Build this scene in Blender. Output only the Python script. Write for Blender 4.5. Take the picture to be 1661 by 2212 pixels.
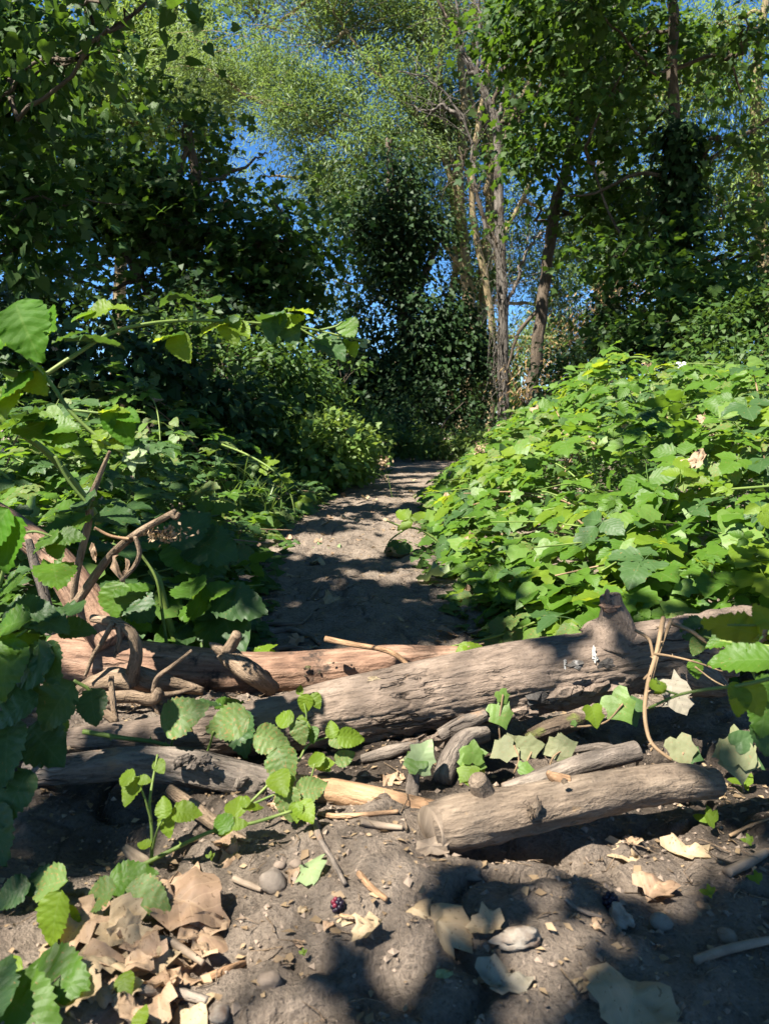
import bpy, math, random
import numpy as np
from mathutils import Vector, Matrix

random.seed(7)
rng = np.random.default_rng(7)
scn = bpy.context.scene
COL = scn.collection
for _o in list(bpy.data.objects):
    bpy.data.objects.remove(_o)

# ------------------------------------------------------------------ camera, light, exposure
CAMZ, PITCH, F = 0.48, math.radians(6.8), 1603.0
cam_d = bpy.data.cameras.new('camera')
cam = bpy.data.objects.new('camera', cam_d)
COL.objects.link(cam)
cam.location = (0, 0, CAMZ)
cam.rotation_euler = (math.pi / 2 - PITCH, 0, 0)
cam_d.sensor_fit = 'VERTICAL'
cam_d.sensor_height = 36
cam_d.lens = 18.0 / (1106.0 / F)
cam_d.clip_start, cam_d.clip_end = 0.02, 500
cam_d.dof.use_dof = True
cam_d.dof.focus_distance = 1.6
cam_d.dof.aperture_fstop = 13
scn.camera = cam

SUN = Vector((-0.42, -0.36, 0.83)).normalized()
world = bpy.data.worlds.new('World')
scn.world = world
world.use_nodes = True
wn = world.node_tree
sky = wn.nodes.new('ShaderNodeTexSky')
sky.sky_type = 'NISHITA'
sky.sun_disc = False
sky.sun_elevation = math.asin(SUN.z)
sky.sun_rotation = math.atan2(SUN.x, SUN.y)
sky.altitude = 2500
sky.air_density, sky.dust_density, sky.ozone_density = 1.0, 0.0, 6.0
wn.nodes['Background'].inputs[1].default_value = 0.062
hs = wn.nodes.new('ShaderNodeHueSaturation')
hs.inputs['Saturation'].default_value = 1.17
wn.links.new(sky.outputs[0], hs.inputs['Color'])
wn.links.new(hs.outputs[0], wn.nodes['Background'].inputs[0])
sun_d = bpy.data.lights.new('sun', 'SUN')
sun_d.energy = 5.0
sun_d.angle = math.radians(0.53)
sun_d.color = (1.0, 0.94, 0.84)
sun = bpy.data.objects.new('sun', sun_d)
COL.objects.link(sun)
sun.location = (-6, -6, 14)
sun.rotation_euler = SUN.to_track_quat('Z', 'Y').to_euler()
scn.view_settings.view_transform = 'Standard'
scn.view_settings.look = 'None'
scn.view_settings.exposure = 2.0
scn.view_settings.gamma = 1
scn.view_settings.use_curve_mapping = False
scn.cycles.max_bounces = 6
scn.cycles.diffuse_bounces = 3
scn.cycles.glossy_bounces = 2
scn.cycles.transmission_bounces = 4

# ------------------------------------------------------------------ placing helpers
CP, SP = math.cos(PITCH), math.sin(PITCH)
CF, CU, CR = np.array((0, CP, -SP)), np.array((0, SP, CP)), np.array((1.0, 0, 0))


def ray(px, py):
    return CF + CR * ((px - 830.5) / F) + CU * ((1106 - py) / F)


def P(px, py, Y):
    """world point at distance Y in front of the camera"""
    d = ray(px, py)
    return np.array((0, 0, CAMZ)) + d * (Y / d[1])


def hsh(ix, iy, iz, seed):
    h = (ix.astype(np.int64) * 374761393 + iy.astype(np.int64) * 668265263 + iz.astype(np.int64) * 2147483647 + seed * 1274126177) & 0xFFFFFFFF
    h = ((h ^ (h >> 13)) * 1274126177) & 0xFFFFFFFF
    h = h ^ (h >> 16)
    return (h & 0xFFFF) / 65535.0


def vn(x, y, z=0.0, seed=0):
    x, y, z = np.broadcast_arrays(np.asarray(x, float), np.asarray(y, float), np.asarray(z, float))
    ix, iy, iz = np.floor(x), np.floor(y), np.floor(z)
    fx, fy, fz = x - ix, y - iy, z - iz
    fx, fy, fz = [t * t * (3 - 2 * t) for t in (fx, fy, fz)]
    r = 0
    for dx in (0, 1):
        for dy in (0, 1):
            for dz in (0, 1):
                w = (fx if dx else 1 - fx) * (fy if dy else 1 - fy) * (fz if dz else 1 - fz)
                r = r + w * hsh(ix + dx, iy + dy, iz + dz, seed)
    return r * 2 - 1


def fbm(x, y, z=0.0, seed=0, o=4):
    r, a = 0, 1.0
    for i in range(o):
        r = r + a * vn(x * 2.03 ** i, y * 2.03 ** i, z * 2.03 ** i, seed + i)
        a *= 0.5
    return r


def sst(a, b, x):
    t = np.clip((x - a) / (b - a), 0, 1)
    return t * t * (3 - 2 * t)


PY = np.array([-50, 0.0, 1.2, 1.6, 2.3, 3.0, 4.0, 6.0, 8.2, 11.0, 60.0])
PXL = np.array([-1.2, -1.2, -.55, -.40, -.50, -.50, -.46, -.30, -.02, .4, 6.0])
PXR = np.array([1.2, 1.2, .55, .37, .27, .22, .26, .57, .88, 1.3, 8.0])


def pathL(y):
    return np.interp(y, PY, PXL)


def pathR(y):
    return np.interp(y, PY, PXR)


def gz(x, y):
    x, y = np.asarray(x, float), np.asarray(y, float)
    near = 1 - sst(3, 7, np.hypot(x, y))
    h = .022 * fbm(x * 1.3, y * 1.3, seed=3, o=2) + near * (.011 * fbm(x * 6, y * 6, seed=5, o=3) + .006 * fbm(x * 26, y * 26, seed=9, o=4) + .0022 * vn(x * 75, y * 75, seed=15))
    rid = 1 - np.abs(fbm(x * 4.1 + .35 * vn(x * 11, y * 11), y * 5.2, seed=21, o=2))
    h = h - near * .016 * sst(.90, 1.0, rid)
    h = h + near * .006 * np.floor(2.2 * (vn(x * 7, y * 9, seed=31) + 1)) * .5
    side = sst(0, .6, pathL(y) - x) + sst(0, .6, x - pathR(y))
    h = h + .07 * side * sst(1.3, 2, y)
    # damp hollow below the big log, and the gap under the front log
    h = h - .055 * np.exp(-((y - .99) / .075) ** 2) * sst(.02, .25, x) * (1 - sst(.62, .8, x))
    h = h - .05 * np.exp(-((y - .775) / .026) ** 2) * np.exp(-((x - .13) / .075) ** 4)
    h = h - .03 * np.exp(-((y - .80) / .05) ** 2) * np.exp(-((x + .33) / .12) ** 2)
    return h


def G(px, py):
    d = ray(px, py)
    z = 0.0
    p = None
    for _ in range(6):
        t = (z - CAMZ) / d[2]
        p = np.array((0, 0, CAMZ)) + d * t
        z = float(gz(p[0], p[1]))
    return p


# ------------------------------------------------------------------ mesh helpers
class MB:
    """collects numpy geometry; builds ONE mesh"""

    def __init__(s):
        s.V, s.A, s.T, s.Q, s.n = [], [], [], [], 0

    def add(s, V, quads=None, tris=None, A=None):
        V = np.asarray(V, float).reshape(-1, 3)
        s.V.append(V)
        s.A.append(np.zeros((len(V), 3)) if A is None else np.asarray(A, float).reshape(-1, 3))
        if quads is not None and len(quads):
            s.Q.append(np.asarray(quads, int).reshape(-1, 4) + s.n)
        if tris is not None and len(tris):
            s.T.append(np.asarray(tris, int).reshape(-1, 3) + s.n)
        s.n += len(V)
        return s

    def mesh(s, name, mat, off=None, smooth=True):
        V = np.concatenate(s.V)
        if off is not None:
            V = V - np.asarray(off)
        A = np.concatenate(s.A)
        Q = np.concatenate(s.Q) if s.Q else np.zeros((0, 4), int)
        T = np.concatenate(s.T) if s.T else np.zeros((0, 3), int)
        me = bpy.data.meshes.new(name)
        me.vertices.add(len(V))
        me.vertices.foreach_set('co', V.astype(np.float32).ravel())
        loops = np.concatenate([Q.ravel(), T.ravel()]).astype(np.int32)
        me.loops.add(len(loops))
        me.loops.foreach_set('vertex_index', loops)
        st = np.concatenate([np.arange(len(Q)) * 4, len(Q) * 4 + np.arange(len(T)) * 3]).astype(np.int32)
        me.polygons.add(len(st))
        me.polygons.foreach_set('loop_start', st)
        me.polygons.foreach_set('use_smooth', np.full(len(st), smooth))
        at = me.attributes.new('tb', 'FLOAT_VECTOR', 'POINT')
        at.data.foreach_set('vector', A.astype(np.float32).ravel())
        me.update(calc_edges=True)
        if mat is not None:
            me.materials.append(mat)
        return me


def tag(o, label=None, cat=None, group=None, kind=None):
    if label: o['label'] = label
    if cat: o['category'] = cat
    if group: o['group'] = group
    if kind: o['kind'] = kind
    return o


def empty(name, loc, label, cat, group=None):
    o = bpy.data.objects.new(name, None)
    o.empty_display_size = .05
    COL.objects.link(o)
    o.location = [float(v) for v in loc]
    return tag(o, label, cat, group)


def put(name, mb, mat, parent=None, origin=None, smooth=True, kind=None, label=None):
    """links a collected mesh (world coordinates) as one object"""
    off = origin
    if parent is not None:
        p, off = parent, np.zeros(3)
        while p is not None:
            off = off + np.array(p.location)
            p = p.parent
    me = mb if isinstance(mb, bpy.types.Mesh) else mb.mesh(name, mat, off, smooth)
    o = bpy.data.objects.new(name, me)
    COL.objects.link(o)
    if parent is not None:
        o.parent = parent
    elif origin is not None:
        o.location = [float(v) for v in origin]
    return tag(o, label, None, None, kind)


def put_mesh(name, me, M, parent=None):
    """links shared mesh data with a world matrix under an unrotated parent"""
    o = bpy.data.objects.new(name, me)
    COL.objects.link(o)
    if parent is not None:
        o.parent = parent
        M = Matrix.Translation(-Vector(parent.location)) @ M
    o.matrix_basis = M
    return o


def nrm(v):
    v = np.asarray(v, float)
    return v / np.maximum(np.linalg.norm(v, axis=-1, keepdims=True), 1e-9)


def leafM(base, axis, normal, s, sw=1.0):
    a = nrm(axis)
    n = np.asarray(normal, float)
    n = nrm(n - a * np.dot(n, a))
    x = np.cross(a, n)
    M = Matrix.Identity(4)
    for i in range(3):
        M[i][0], M[i][1], M[i][2], M[i][3] = x[i] * s * sw, a[i] * s, n[i] * s, base[i]
    return M


def crspline(pts, m):
    pts = np.asarray(pts, float)
    if len(pts) == 2:
        t = np.linspace(0, 1, m)[:, None]
        return pts[0] * (1 - t) + pts[1] * t
    p = np.vstack([2 * pts[0] - pts[1], pts, 2 * pts[-1] - pts[-2]])
    u = np.linspace(0, len(pts) - 1 - 1e-9, m)
    i = u.astype(int)
    t = (u - i)[:, None]
    a, b, c, d = p[i], p[i + 1], p[i + 2], p[i + 3]
    return .5 * (2 * b + (c - a) * t + (2 * a - 5 * b + 4 * c - d) * t ** 2 + (3 * b - a - 3 * c + d) * t ** 3)


def tube(mb, pts, rads, n=8, m=None, disp=None, cap=True, seed=0, wob=0.0):
    pts = np.asarray(pts, float)
    m = m or max(2, (len(pts) - 1) * 5 + 1)
    C = crspline(pts, m)
    rads = np.atleast_1d(np.asarray(rads, float))
    R = np.interp(np.linspace(0, 1, m), np.linspace(0, 1, len(rads)), rads)
    if wob:
        k = np.arange(m) * 8.0 / m * max(1, len(pts) - 1)
        C = C + wob * np.stack([vn(k, 1.5, seed=seed), vn(k, 7.5, seed=seed + 1), vn(k, 3.5, seed=seed + 2)], 1)
    T = nrm(np.gradient(C, axis=0))
    up = np.array((0, 0, 1.0)) if abs(T[0][2]) < .9 else np.array((0, 1.0, 0))
    N = np.zeros_like(T)
    nn = up
    for i in range(m):
        nn = nn - T[i] * np.dot(nn, T[i])
        nn = nn / np.linalg.norm(nn)
        N[i] = nn
    B = np.cross(T, N)
    L = np.concatenate([[0], np.cumsum(np.linalg.norm(np.diff(C, axis=0), axis=1))])
    th = np.arange(n) * 2 * np.pi / n
    rr = R[:, None] * np.ones((1, n))
    c, s = np.cos(th)[None, :], np.sin(th)[None, :]
    if disp is not None:
        rr = rr + disp(c * R[:, None], s * R[:, None], L[:, None] * np.ones((1, n)), R[:, None])
    V = C[:, None, :] + N[:, None, :] * (rr * c)[..., None] + B[:, None, :] * (rr * s)[..., None]
    A = np.stack([rr * c, rr * s, L[:, None] * np.ones((1, n))], -1) + np.array((0, 0, seed * 1.37))
    i = np.arange(m - 1)[:, None] * n
    j = np.arange(n)[None, :]
    j2 = (j + 1) % n
    Q = np.stack([i + j, i + j2, i + n + j2, i + n + j], -1).reshape(-1, 4)
    V, A = V.reshape(-1, 3), A.reshape(-1, 3)
    tr = None
    if cap:
        k = len(V)
        V = np.vstack([V, C[0] - T[0] * R[0] * .12, C[-1] + T[-1] * R[-1] * .12])
        A = np.vstack([A, A[0], A[-1]])
        jj = np.arange(n)
        jn = (jj + 1) % n
        b = (m - 1) * n
        tr = np.vstack([np.stack([jn, jj, np.full(n, k)], 1), np.stack([b + jj, b + jn, np.full(n, k + 1)], 1)])
    mb.add(V, Q, tr, A)
    return C, R


def sticks(mb, A, B, r, sag=.0):
    """many thin three-sided twigs at once"""
    A, B = np.asarray(A, float), np.asarray(B, float)
    n = len(A)
    if n == 0:
        return
    r = np.broadcast_to(np.asarray(r, float), (n,))
    d = nrm(B - A)
    u = nrm(np.cross(d, rng.normal(size=(n, 3))))
    w = np.cross(d, u)
    mid = (A + B) / 2 + rng.normal(size=(n, 3)) * (np.linalg.norm(B - A, axis=1) * .09)[:, None]
    V = []
    for C, k in ((A, 1.0), (mid, .75), (B, .4)):
        for a in (0, 2.094, 4.189):
            V.append(C + (u * math.cos(a) + w * math.sin(a)) * (r * k)[:, None])
    V = np.stack(V, 1)
    q = []
    for lev in (0, 3):
        for k in range(3):
            q.append((lev + k, lev + (k + 1) % 3, lev + 3 + (k + 1) % 3, lev + 3 + k))
    Q = (np.arange(n)[:, None, None] * 9 + np.array(q)[None]).reshape(-1, 4)
    mb.add(V.reshape(-1, 3), Q, None, V.reshape(-1, 3))


# ------------------------------------------------------------------ materials
def nd(nt, typ, ins=None, **kw):
    n = nt.nodes.new('ShaderNode' + typ)
    for k, v in kw.items():
        setattr(n, k, v)
    for k, v in (ins or {}).items():
        s = n.inputs[k]
        if isinstance(v, bpy.types.NodeSocket):
            nt.links.new(v, s)
        else:
            s.default_value = v
    return n


def new_mat(name):
    m = bpy.data.materials.new(name)
    m.use_nodes = True
    m.node_tree.nodes.clear()
    return m, m.node_tree


def rampn(nt, fac, stops):
    n = nt.nodes.new('ShaderNodeValToRGB')
    nt.links.new(fac, n.inputs[0])
    e = n.color_ramp.elements
    while len(e) < len(stops):
        e.new(.5)
    for el, (p, c) in zip(e, stops):
        el.position = p
        el.color = (*c, 1) if len(c) == 3 else c
    return n.outputs[0]


def mth(nt, op, a, b=0.0, c=0.0):
    return nd(nt, 'Math', {0: a, 1: b, 2: c}, operation=op).outputs[0]


def mixc(nt, fac, a, b, mode='MIX'):
    n = nd(nt, 'Mix', None, data_type='RGBA', blend_type=mode)
    for k, v in ((0, fac), (6, a), (7, b)):
        if isinstance(v, bpy.types.NodeSocket):
            nt.links.new(v, n.inputs[k])
        else:
            n.inputs[k].default_value = (*v, 1) if isinstance(v, tuple) else v
    return n.outputs[2]


def leaf_mat(name, c1, c2, back, trans, tfac=.35, rough=.45, veins=7.0, spots=0.0, spotcol=(.22, .12, .04), spec=.4, per_leaf=False, vein_amt=.22):
    m, nt = new_mat(name)
    at = nd(nt, 'Attribute', None, attribute_name='tb')
    sep = nd(nt, 'SeparateXYZ', {0: at.outputs['Vector']})
    u, v, r = sep.outputs
    oi = nd(nt, 'ObjectInfo')
    rnd = r if per_leaf else mth(nt, 'FRACT', mth(nt, 'ADD', oi.outputs['Random'], r))
    col = mixc(nt, rnd, c1, c2)
    geo = nd(nt, 'NewGeometry')
    bump = None
    if not per_leaf:
        co = nd(nt, 'TexCoord').outputs['Object']
        no = nd(nt, 'TexNoise', {'Vector': co, 'Scale': 5.0, 'Detail': 5.0})
        col = mixc(nt, mth(nt, 'MULTIPLY', no.outputs[0], .5), col, (c2[0] * 1.25, c2[1] * 1.1, c2[2] * 1.3))
        au = mth(nt, 'ABSOLUTE', u)
        ph = mth(nt, 'FRACT', mth(nt, 'SUBTRACT', mth(nt, 'MULTIPLY', v, veins), mth(nt, 'MULTIPLY', au, 2.0)))
        lv = mth(nt, 'ABSOLUTE', mth(nt, 'SUBTRACT', ph, .5))
        vein = mth(nt, 'MAXIMUM', mth(nt, 'GREATER_THAN', lv, .465), mth(nt, 'LESS_THAN', au, .045))
        col = mixc(nt, mth(nt, 'MULTIPLY', vein, vein_amt), col, (back[0] * 1.3, back[1] * 1.3, back[2] * 1.3))
        h = mth(nt, 'ADD', mth(nt, 'MULTIPLY', lv, -.55), mth(nt, 'MULTIPLY', no.outputs[0], .9))
        bump = nd(nt, 'Bump', {'Height': h, 'Strength': .09, 'Distance': .05}).outputs[0]
        if spots:
            n2 = nd(nt, 'TexNoise', {'Vector': nd(nt, 'VectorMath', {0: co, 1: at.outputs['Vector']}, operation='ADD').outputs[0], 'Scale': 6.5, 'Detail': 3.0})
            col = mixc(nt, rampn(nt, n2.outputs[0], [(.70 - spots * .14, (0, 0, 0)), (.73 - spots * .12, (.85, .85, .85))]), col, spotcol)
    colb = mixc(nt, geo.outputs['Backfacing'], col, mixc(nt, .65, col, back))
    ins = {'Base Color': colb, 'Roughness': rough, 'Specular IOR Level': spec}
    if bump is not None:
        ins['Normal'] = bump
    pr = nd(nt, 'BsdfPrincipled', ins)
    tr = nd(nt, 'BsdfTranslucent', {'Color': mixc(nt, .7, colb, trans)})
    mx = nd(nt, 'MixShader', {0: tfac, 1: pr.outputs[0], 2: tr.outputs[0]})
    out = nd(nt, 'OutputMaterial', {0: mx.outputs[0]})
    return m


def bark_mat(name, stops, sx=14, sz=4, crack=9, crack_z=.28, crack_amt=.6, bump=.6, blotch=None, rough=.85, dist=.006, moss=None):
    m, nt = new_mat(name)
    at = nd(nt, 'Attribute', None, attribute_name='tb')
    vec = nd(nt, 'VectorMath', {0: at.outputs['Vector'], 1: (sx, sx, sz)}, operation='MULTIPLY').outputs[0]
    n1 = nd(nt, 'TexNoise', {'Vector': vec, 'Scale': 1.0, 'Detail': 9.0, 'Roughness': .62})
    col = rampn(nt, n1.outputs[0], stops)
    nw = nd(nt, 'TexNoise', {'Vector': at.outputs['Vector'], 'Scale': crack * .9, 'Detail': 3.0})
    wv = nd(nt, 'VectorMath', {0: at.outputs['Vector'], 1: nd(nt, 'VectorMath', {0: nw.outputs[1], 1: (.008, .008, .03)}, operation='MULTIPLY').outputs[0]}, operation='ADD').outputs[0]
    v2 = nd(nt, 'VectorMath', {0: wv, 1: (crack, crack, crack * crack_z)}, operation='MULTIPLY').outputs[0]
    na = nd(nt, 'TexNoise', {'Vector': v2, 'Scale': .55, 'Detail': 3.5, 'Roughness': .5})
    rd = mth(nt, 'ABSOLUTE', mth(nt, 'SUBTRACT', na.outputs[0], .5))
    ck = rampn(nt, rd, [(0, (0, 0, 0)), (.022, (1, 1, 1))])
    msk = rampn(nt, nd(nt, 'TexNoise', {'Vector': at.outputs['Vector'], 'Scale': 11.0, 'Detail': 3.0}).outputs[0], [(.45, (0, 0, 0)), (.62, (1, 1, 1))])
    ckm = mth(nt, 'MULTIPLY', mth(nt, 'SUBTRACT', 1.0, ck), mth(nt, 'MULTIPLY', msk, crack_amt))
    col = mixc(nt, ckm, col, (.03, .022, .016))
    gr = nd(nt, 'TexNoise', {'Vector': nd(nt, 'VectorMath', {0: wv, 1: (crack * 4, crack * 4, crack * .55)}, operation='MULTIPLY').outputs[0], 'Scale': 1.0, 'Detail': 5.0, 'Roughness': .6})
    col = mixc(nt, rampn(nt, gr.outputs[0], [(.34, (.55, .55, .55)), (.47, (0, 0, 0))]), col, (stops[0][1][0] * .45, stops[0][1][1] * .45, stops[0][1][2] * .45))
    col = mixc(nt, rampn(nt, gr.outputs[0], [(.56, (0, 0, 0)), (.75, (.5, .5, .5))]), col, tuple(min(.6, c * 1.35) for c in stops[-1][1]))
    if blotch:
        nb = nd(nt, 'TexNoise', {'Vector': at.outputs['Vector'], 'Scale': blotch[1], 'Detail': 6.0, 'Roughness': .65})
        col = mixc(nt, rampn(nt, nb.outputs[0], [(blotch[2], (0, 0, 0)), (blotch[2] + .07, (.9, .9, .9))]), col, blotch[0])
    if moss:
        nb = nd(nt, 'TexNoise', {'Vector': at.outputs['Vector'], 'Scale': 26.0, 'Detail': 6.0})
        col = mixc(nt, rampn(nt, nb.outputs[0], [(moss[1], (0, 0, 0)), (moss[1] + .1, (.8, .8, .8))]), col, moss[0])
    fine = nd(nt, 'TexNoise', {'Vector': at.outputs['Vector'], 'Scale': 260.0, 'Detail': 4.0})
    hh = mth(nt, 'ADD', mth(nt, 'MULTIPLY', ckm, -1.2), mth(nt, 'ADD', mth(nt, 'ADD', mth(nt, 'MULTIPLY', n1.outputs[0], .9), mth(nt, 'MULTIPLY', gr.outputs[0], .8)), mth(nt, 'MULTIPLY', fine.outputs[0], .35)))
    b = nd(nt, 'Bump', {'Height': hh, 'Strength': bump, 'Distance': dist})
    pr = nd(nt, 'BsdfPrincipled', {'Base Color': col, 'Roughness': rough, 'Specular IOR Level': .2, 'Normal': b.outputs[0]})
    nd(nt, 'OutputMaterial', {0: pr.outputs[0]})
    return m


def soil_mat():
    m, nt = new_mat('soil')
    co = nd(nt, 'NewGeometry').outputs['Position']
    big = nd(nt, 'TexNoise', {'Vector': co, 'Scale': 1.6, 'Detail': 6.0})
    mid = nd(nt, 'TexNoise', {'Vector': co, 'Scale': 24.0, 'Detail': 9.0, 'Roughness': .65})
    fin = nd(nt, 'TexNoise', {'Vector': co, 'Scale': 190.0, 'Detail': 6.0, 'Roughness': .7})
    col = rampn(nt, mid.outputs[0], [(.25, (.14, .108, .082)), (.5, (.23, .182, .14)), (.72, (.32, .26, .205))])
    col = mixc(nt, rampn(nt, big.outputs[0], [(.38, (0, 0, 0)), (.62, (.6, .6, .6))]), col, (.20, .156, .12))
    col = mixc(nt, rampn(nt, fin.outputs[0], [(.50, (0, 0, 0)), (.68, (.65, .65, .65))]), col, (.33, .265, .205))
    col = mixc(nt, rampn(nt, fin.outputs[0], [(.32, (.75, .75, .75)), (.46, (0, 0, 0))]), col, (.06, .046, .036))
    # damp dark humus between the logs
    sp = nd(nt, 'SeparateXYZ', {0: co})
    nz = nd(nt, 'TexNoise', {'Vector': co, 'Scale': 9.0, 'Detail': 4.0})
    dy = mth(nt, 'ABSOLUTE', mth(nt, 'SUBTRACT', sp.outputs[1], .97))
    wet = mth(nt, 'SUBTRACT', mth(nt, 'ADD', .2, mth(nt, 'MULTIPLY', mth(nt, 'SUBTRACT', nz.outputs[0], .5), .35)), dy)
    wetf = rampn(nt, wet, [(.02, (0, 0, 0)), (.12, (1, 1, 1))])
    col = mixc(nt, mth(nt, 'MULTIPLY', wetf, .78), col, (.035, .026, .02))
    wv = nd(nt, 'VectorMath', {0: co, 1: nd(nt, 'VectorMath', {0: nz.outputs[1], 1: (.09, .09, .02)}, operation='MULTIPLY').outputs[0]}, operation='ADD').outputs[0]
    vo = nd(nt, 'TexVoronoi', {'Vector': wv, 'Scale': 8.0}, feature='DISTANCE_TO_EDGE')
    ck = rampn(nt, vo.outputs['Distance'], [(0, (1, 1, 1)), (.045, (0, 0, 0))])
    ck = mth(nt, 'MULTIPLY', ck, rampn(nt, nd(nt, 'TexNoise', {'Vector': co, 'Scale': 3.3, 'Detail': 2.0}).outputs[0], [(.47, (0, 0, 0)), (.62, (1, 1, 1))]))
    col = mixc(nt, mth(nt, 'MULTIPLY', ck, .6), col, (.04, .03, .022))
    peb = nd(nt, 'TexVoronoi', {'Vector': co, 'Scale': 120.0})
    h = mth(nt, 'ADD', mth(nt, 'MULTIPLY', mid.outputs[0], 1.0), mth(nt, 'ADD', mth(nt, 'MULTIPLY', fin.outputs[0], .85), mth(nt, 'ADD', mth(nt, 'MULTIPLY', ck, -.5), mth(nt, 'MULTIPLY', peb.outputs[0], -.25))))
    b = nd(nt, 'Bump', {'Height': h, 'Strength': 1.0, 'Distance': .016})
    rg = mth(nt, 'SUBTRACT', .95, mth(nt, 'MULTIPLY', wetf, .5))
    pr = nd(nt, 'BsdfPrincipled', {'Base Color': col, 'Roughness': rg, 'Specular IOR Level': .25, 'Normal': b.outputs[0]})
    nd(nt, 'OutputMaterial', {0: pr.outputs[0]})
    return m


def plain_mat(name, stops, scale=30, rough=.8, bump=.3, dist=.004):
    m, nt = new_mat(name)
    co = nd(nt, 'TexCoord').outputs['Object']
    oi = nd(nt, 'ObjectInfo')
    co = nd(nt, 'VectorMath', {0: co, 1: oi.outputs['Location']}, operation='ADD').outputs[0]
    no = nd(nt, 'TexNoise', {'Vector': co, 'Scale': scale, 'Detail': 7.0, 'Roughness': .65})
    f = mth(nt, 'ADD', mth(nt, 'MULTIPLY', no.outputs[0], .8), mth(nt, 'MULTIPLY', oi.outputs['Random'], .22))
    col = rampn(nt, f, stops)
    b = nd(nt, 'Bump', {'Height': no.outputs[0], 'Strength': bump, 'Distance': dist})
    pr = nd(nt, 'BsdfPrincipled', {'Base Color': col, 'Roughness': rough, 'Specular IOR Level': .3, 'Normal': b.outputs[0]})
    nd(nt, 'OutputMaterial', {0: pr.outputs[0]})
    return m


M = {}
M['soil'] = soil_mat()
M['bramble'] = leaf_mat('bramble_leaf', (.036, .095, .008), (.066, .140, .012), (.10, .15, .05), (.24, .42, .015), .38, .5, 7, .12, spec=.28)
M['bramble_fresh'] = leaf_mat('bramble_fresh', (.030, .105, .005), (.046, .125, .007), (.10, .16, .03), (.26, .46, .012), .4, .6, 7, spec=.12, vein_amt=.3)
M['bramble_spot'] = leaf_mat('bramble_spotted', (.060, .115, .022), (.09, .14, .035), (.12, .16, .07), (.22, .34, .03), .28, .55, 7, .75, spec=.28)
M['bramble_dark'] = leaf_mat('bramble_dark', (.022, .060, .014), (.040, .085, .022), (.09, .13, .06), (.14, .28, .015), .25, .5, 7, .1, spec=.3)
M['bramble_young'] = leaf_mat('bramble_young', (.085, .155, .010), (.125, .20, .016), (.15, .21, .06), (.42, .52, .015), .48, .5, 7, spec=.25)
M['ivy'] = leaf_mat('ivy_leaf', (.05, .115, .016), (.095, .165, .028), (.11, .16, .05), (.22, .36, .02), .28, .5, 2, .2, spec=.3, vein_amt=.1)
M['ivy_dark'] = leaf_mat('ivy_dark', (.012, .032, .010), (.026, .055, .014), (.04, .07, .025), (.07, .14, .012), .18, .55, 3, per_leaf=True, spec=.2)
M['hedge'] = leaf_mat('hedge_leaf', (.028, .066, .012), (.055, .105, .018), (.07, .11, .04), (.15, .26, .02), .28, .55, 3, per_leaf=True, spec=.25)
M['willow'] = leaf_mat('willow_leaf', (.060, .112, .034), (.13, .185, .058), (.15, .19, .09), (.26, .38, .05), .36, .5, per_leaf=True, spec=.3)
M['chestnut'] = leaf_mat('chestnut_leaf', (.014, .042, .010), (.032, .070, .012), (.05, .08, .03), (.12, .24, .012), .28, .55, per_leaf=True, spec=.2)
M['sycamore'] = leaf_mat('sycamore_leaf', (.018, .048, .010), (.040, .080, .012), (.06, .09, .03), (.15, .28, .012), .32, .55, per_leaf=True, spec=.2)
M['sycamore_one'] = leaf_mat('sycamore_single', (.018, .048, .010), (.042, .085, .012), (.06, .09, .03), (.15, .28, .012), .32, .55, 4, spec=.2)
M['pale'] = leaf_mat('pale_leaf', (.075, .135, .025), (.13, .19, .04), (.14, .19, .08), (.3, .42, .04), .36, .5, per_leaf=True, spec=.3)
M['shade'] = leaf_mat('canopy_leaf', (.04, .09, .018), (.07, .13, .022), (.08, .12, .04), (.15, .27, .02), .22, .42, per_leaf=True)
M['drybrush'] = leaf_mat('dry_leaf_mass', (.16, .10, .04), (.26, .17, .06), (.2, .14, .07), (.3, .2, .05), .2, .6, per_leaf=True)
M['dead'] = leaf_mat('dead_leaf', (.19, .125, .07), (.33, .235, .14), (.33, .23, .14), (.45, .26, .1), .15, .65, 5, .4, (.10, .058, .03), vein_amt=.35)
M['dead_pale'] = leaf_mat('dead_pale_leaf', (.24, .18, .095), (.34, .265, .155), (.32, .26, .16), (.45, .33, .15), .16, .68, 5, .4, (.14, .09, .045), vein_amt=.3)
M['dead_grey'] = leaf_mat('dead_grey_leaf', (.16, .15, .105), (.21, .19, .135), (.22, .2, .15), (.2, .18, .1), .1, .7, 5, .35, (.1, .08, .05))
M['dead_green'] = leaf_mat('fading_leaf', (.15, .22, .09), (.20, .26, .12), (.22, .28, .14), (.34, .42, .12), .25, .6, 5, .3, (.2, .16, .08))
M['scrap'] = leaf_mat('leaf_scraps', (.15, .10, .055), (.30, .215, .125), (.35, .25, .15), (.4, .25, .1), .12, .7, per_leaf=True)
M['grass'] = leaf_mat('grass_blade', (.07, .14, .03), (.13, .19, .05), (.12, .18, .06), (.25, .38, .05), .35, .45, per_leaf=True)
M['cane'] = bark_mat('green_cane', [(.3, (.085, .14, .03)), (.6, (.14, .19, .045)), (.8, (.19, .19, .08))], 60, 10, 30, .2, .05, .2, dist=.002, rough=.5)
M['cane_brown'] = bark_mat('brown_cane', [(.3, (.15, .10, .055)), (.6, (.25, .17, .10)), (.8, (.32, .25, .15))], 70, 14, 40, .2, .3, .4, dist=.002)
M['log'] = bark_mat('log_bark', [(.2, (.085, .063, .048)), (.5, (.158, .119, .091)), (.78, (.23, .178, .139))], 40, 14, 62, .14, .95, .9, ((.33, .22, .14), 12, .68), .88, .004)
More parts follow.
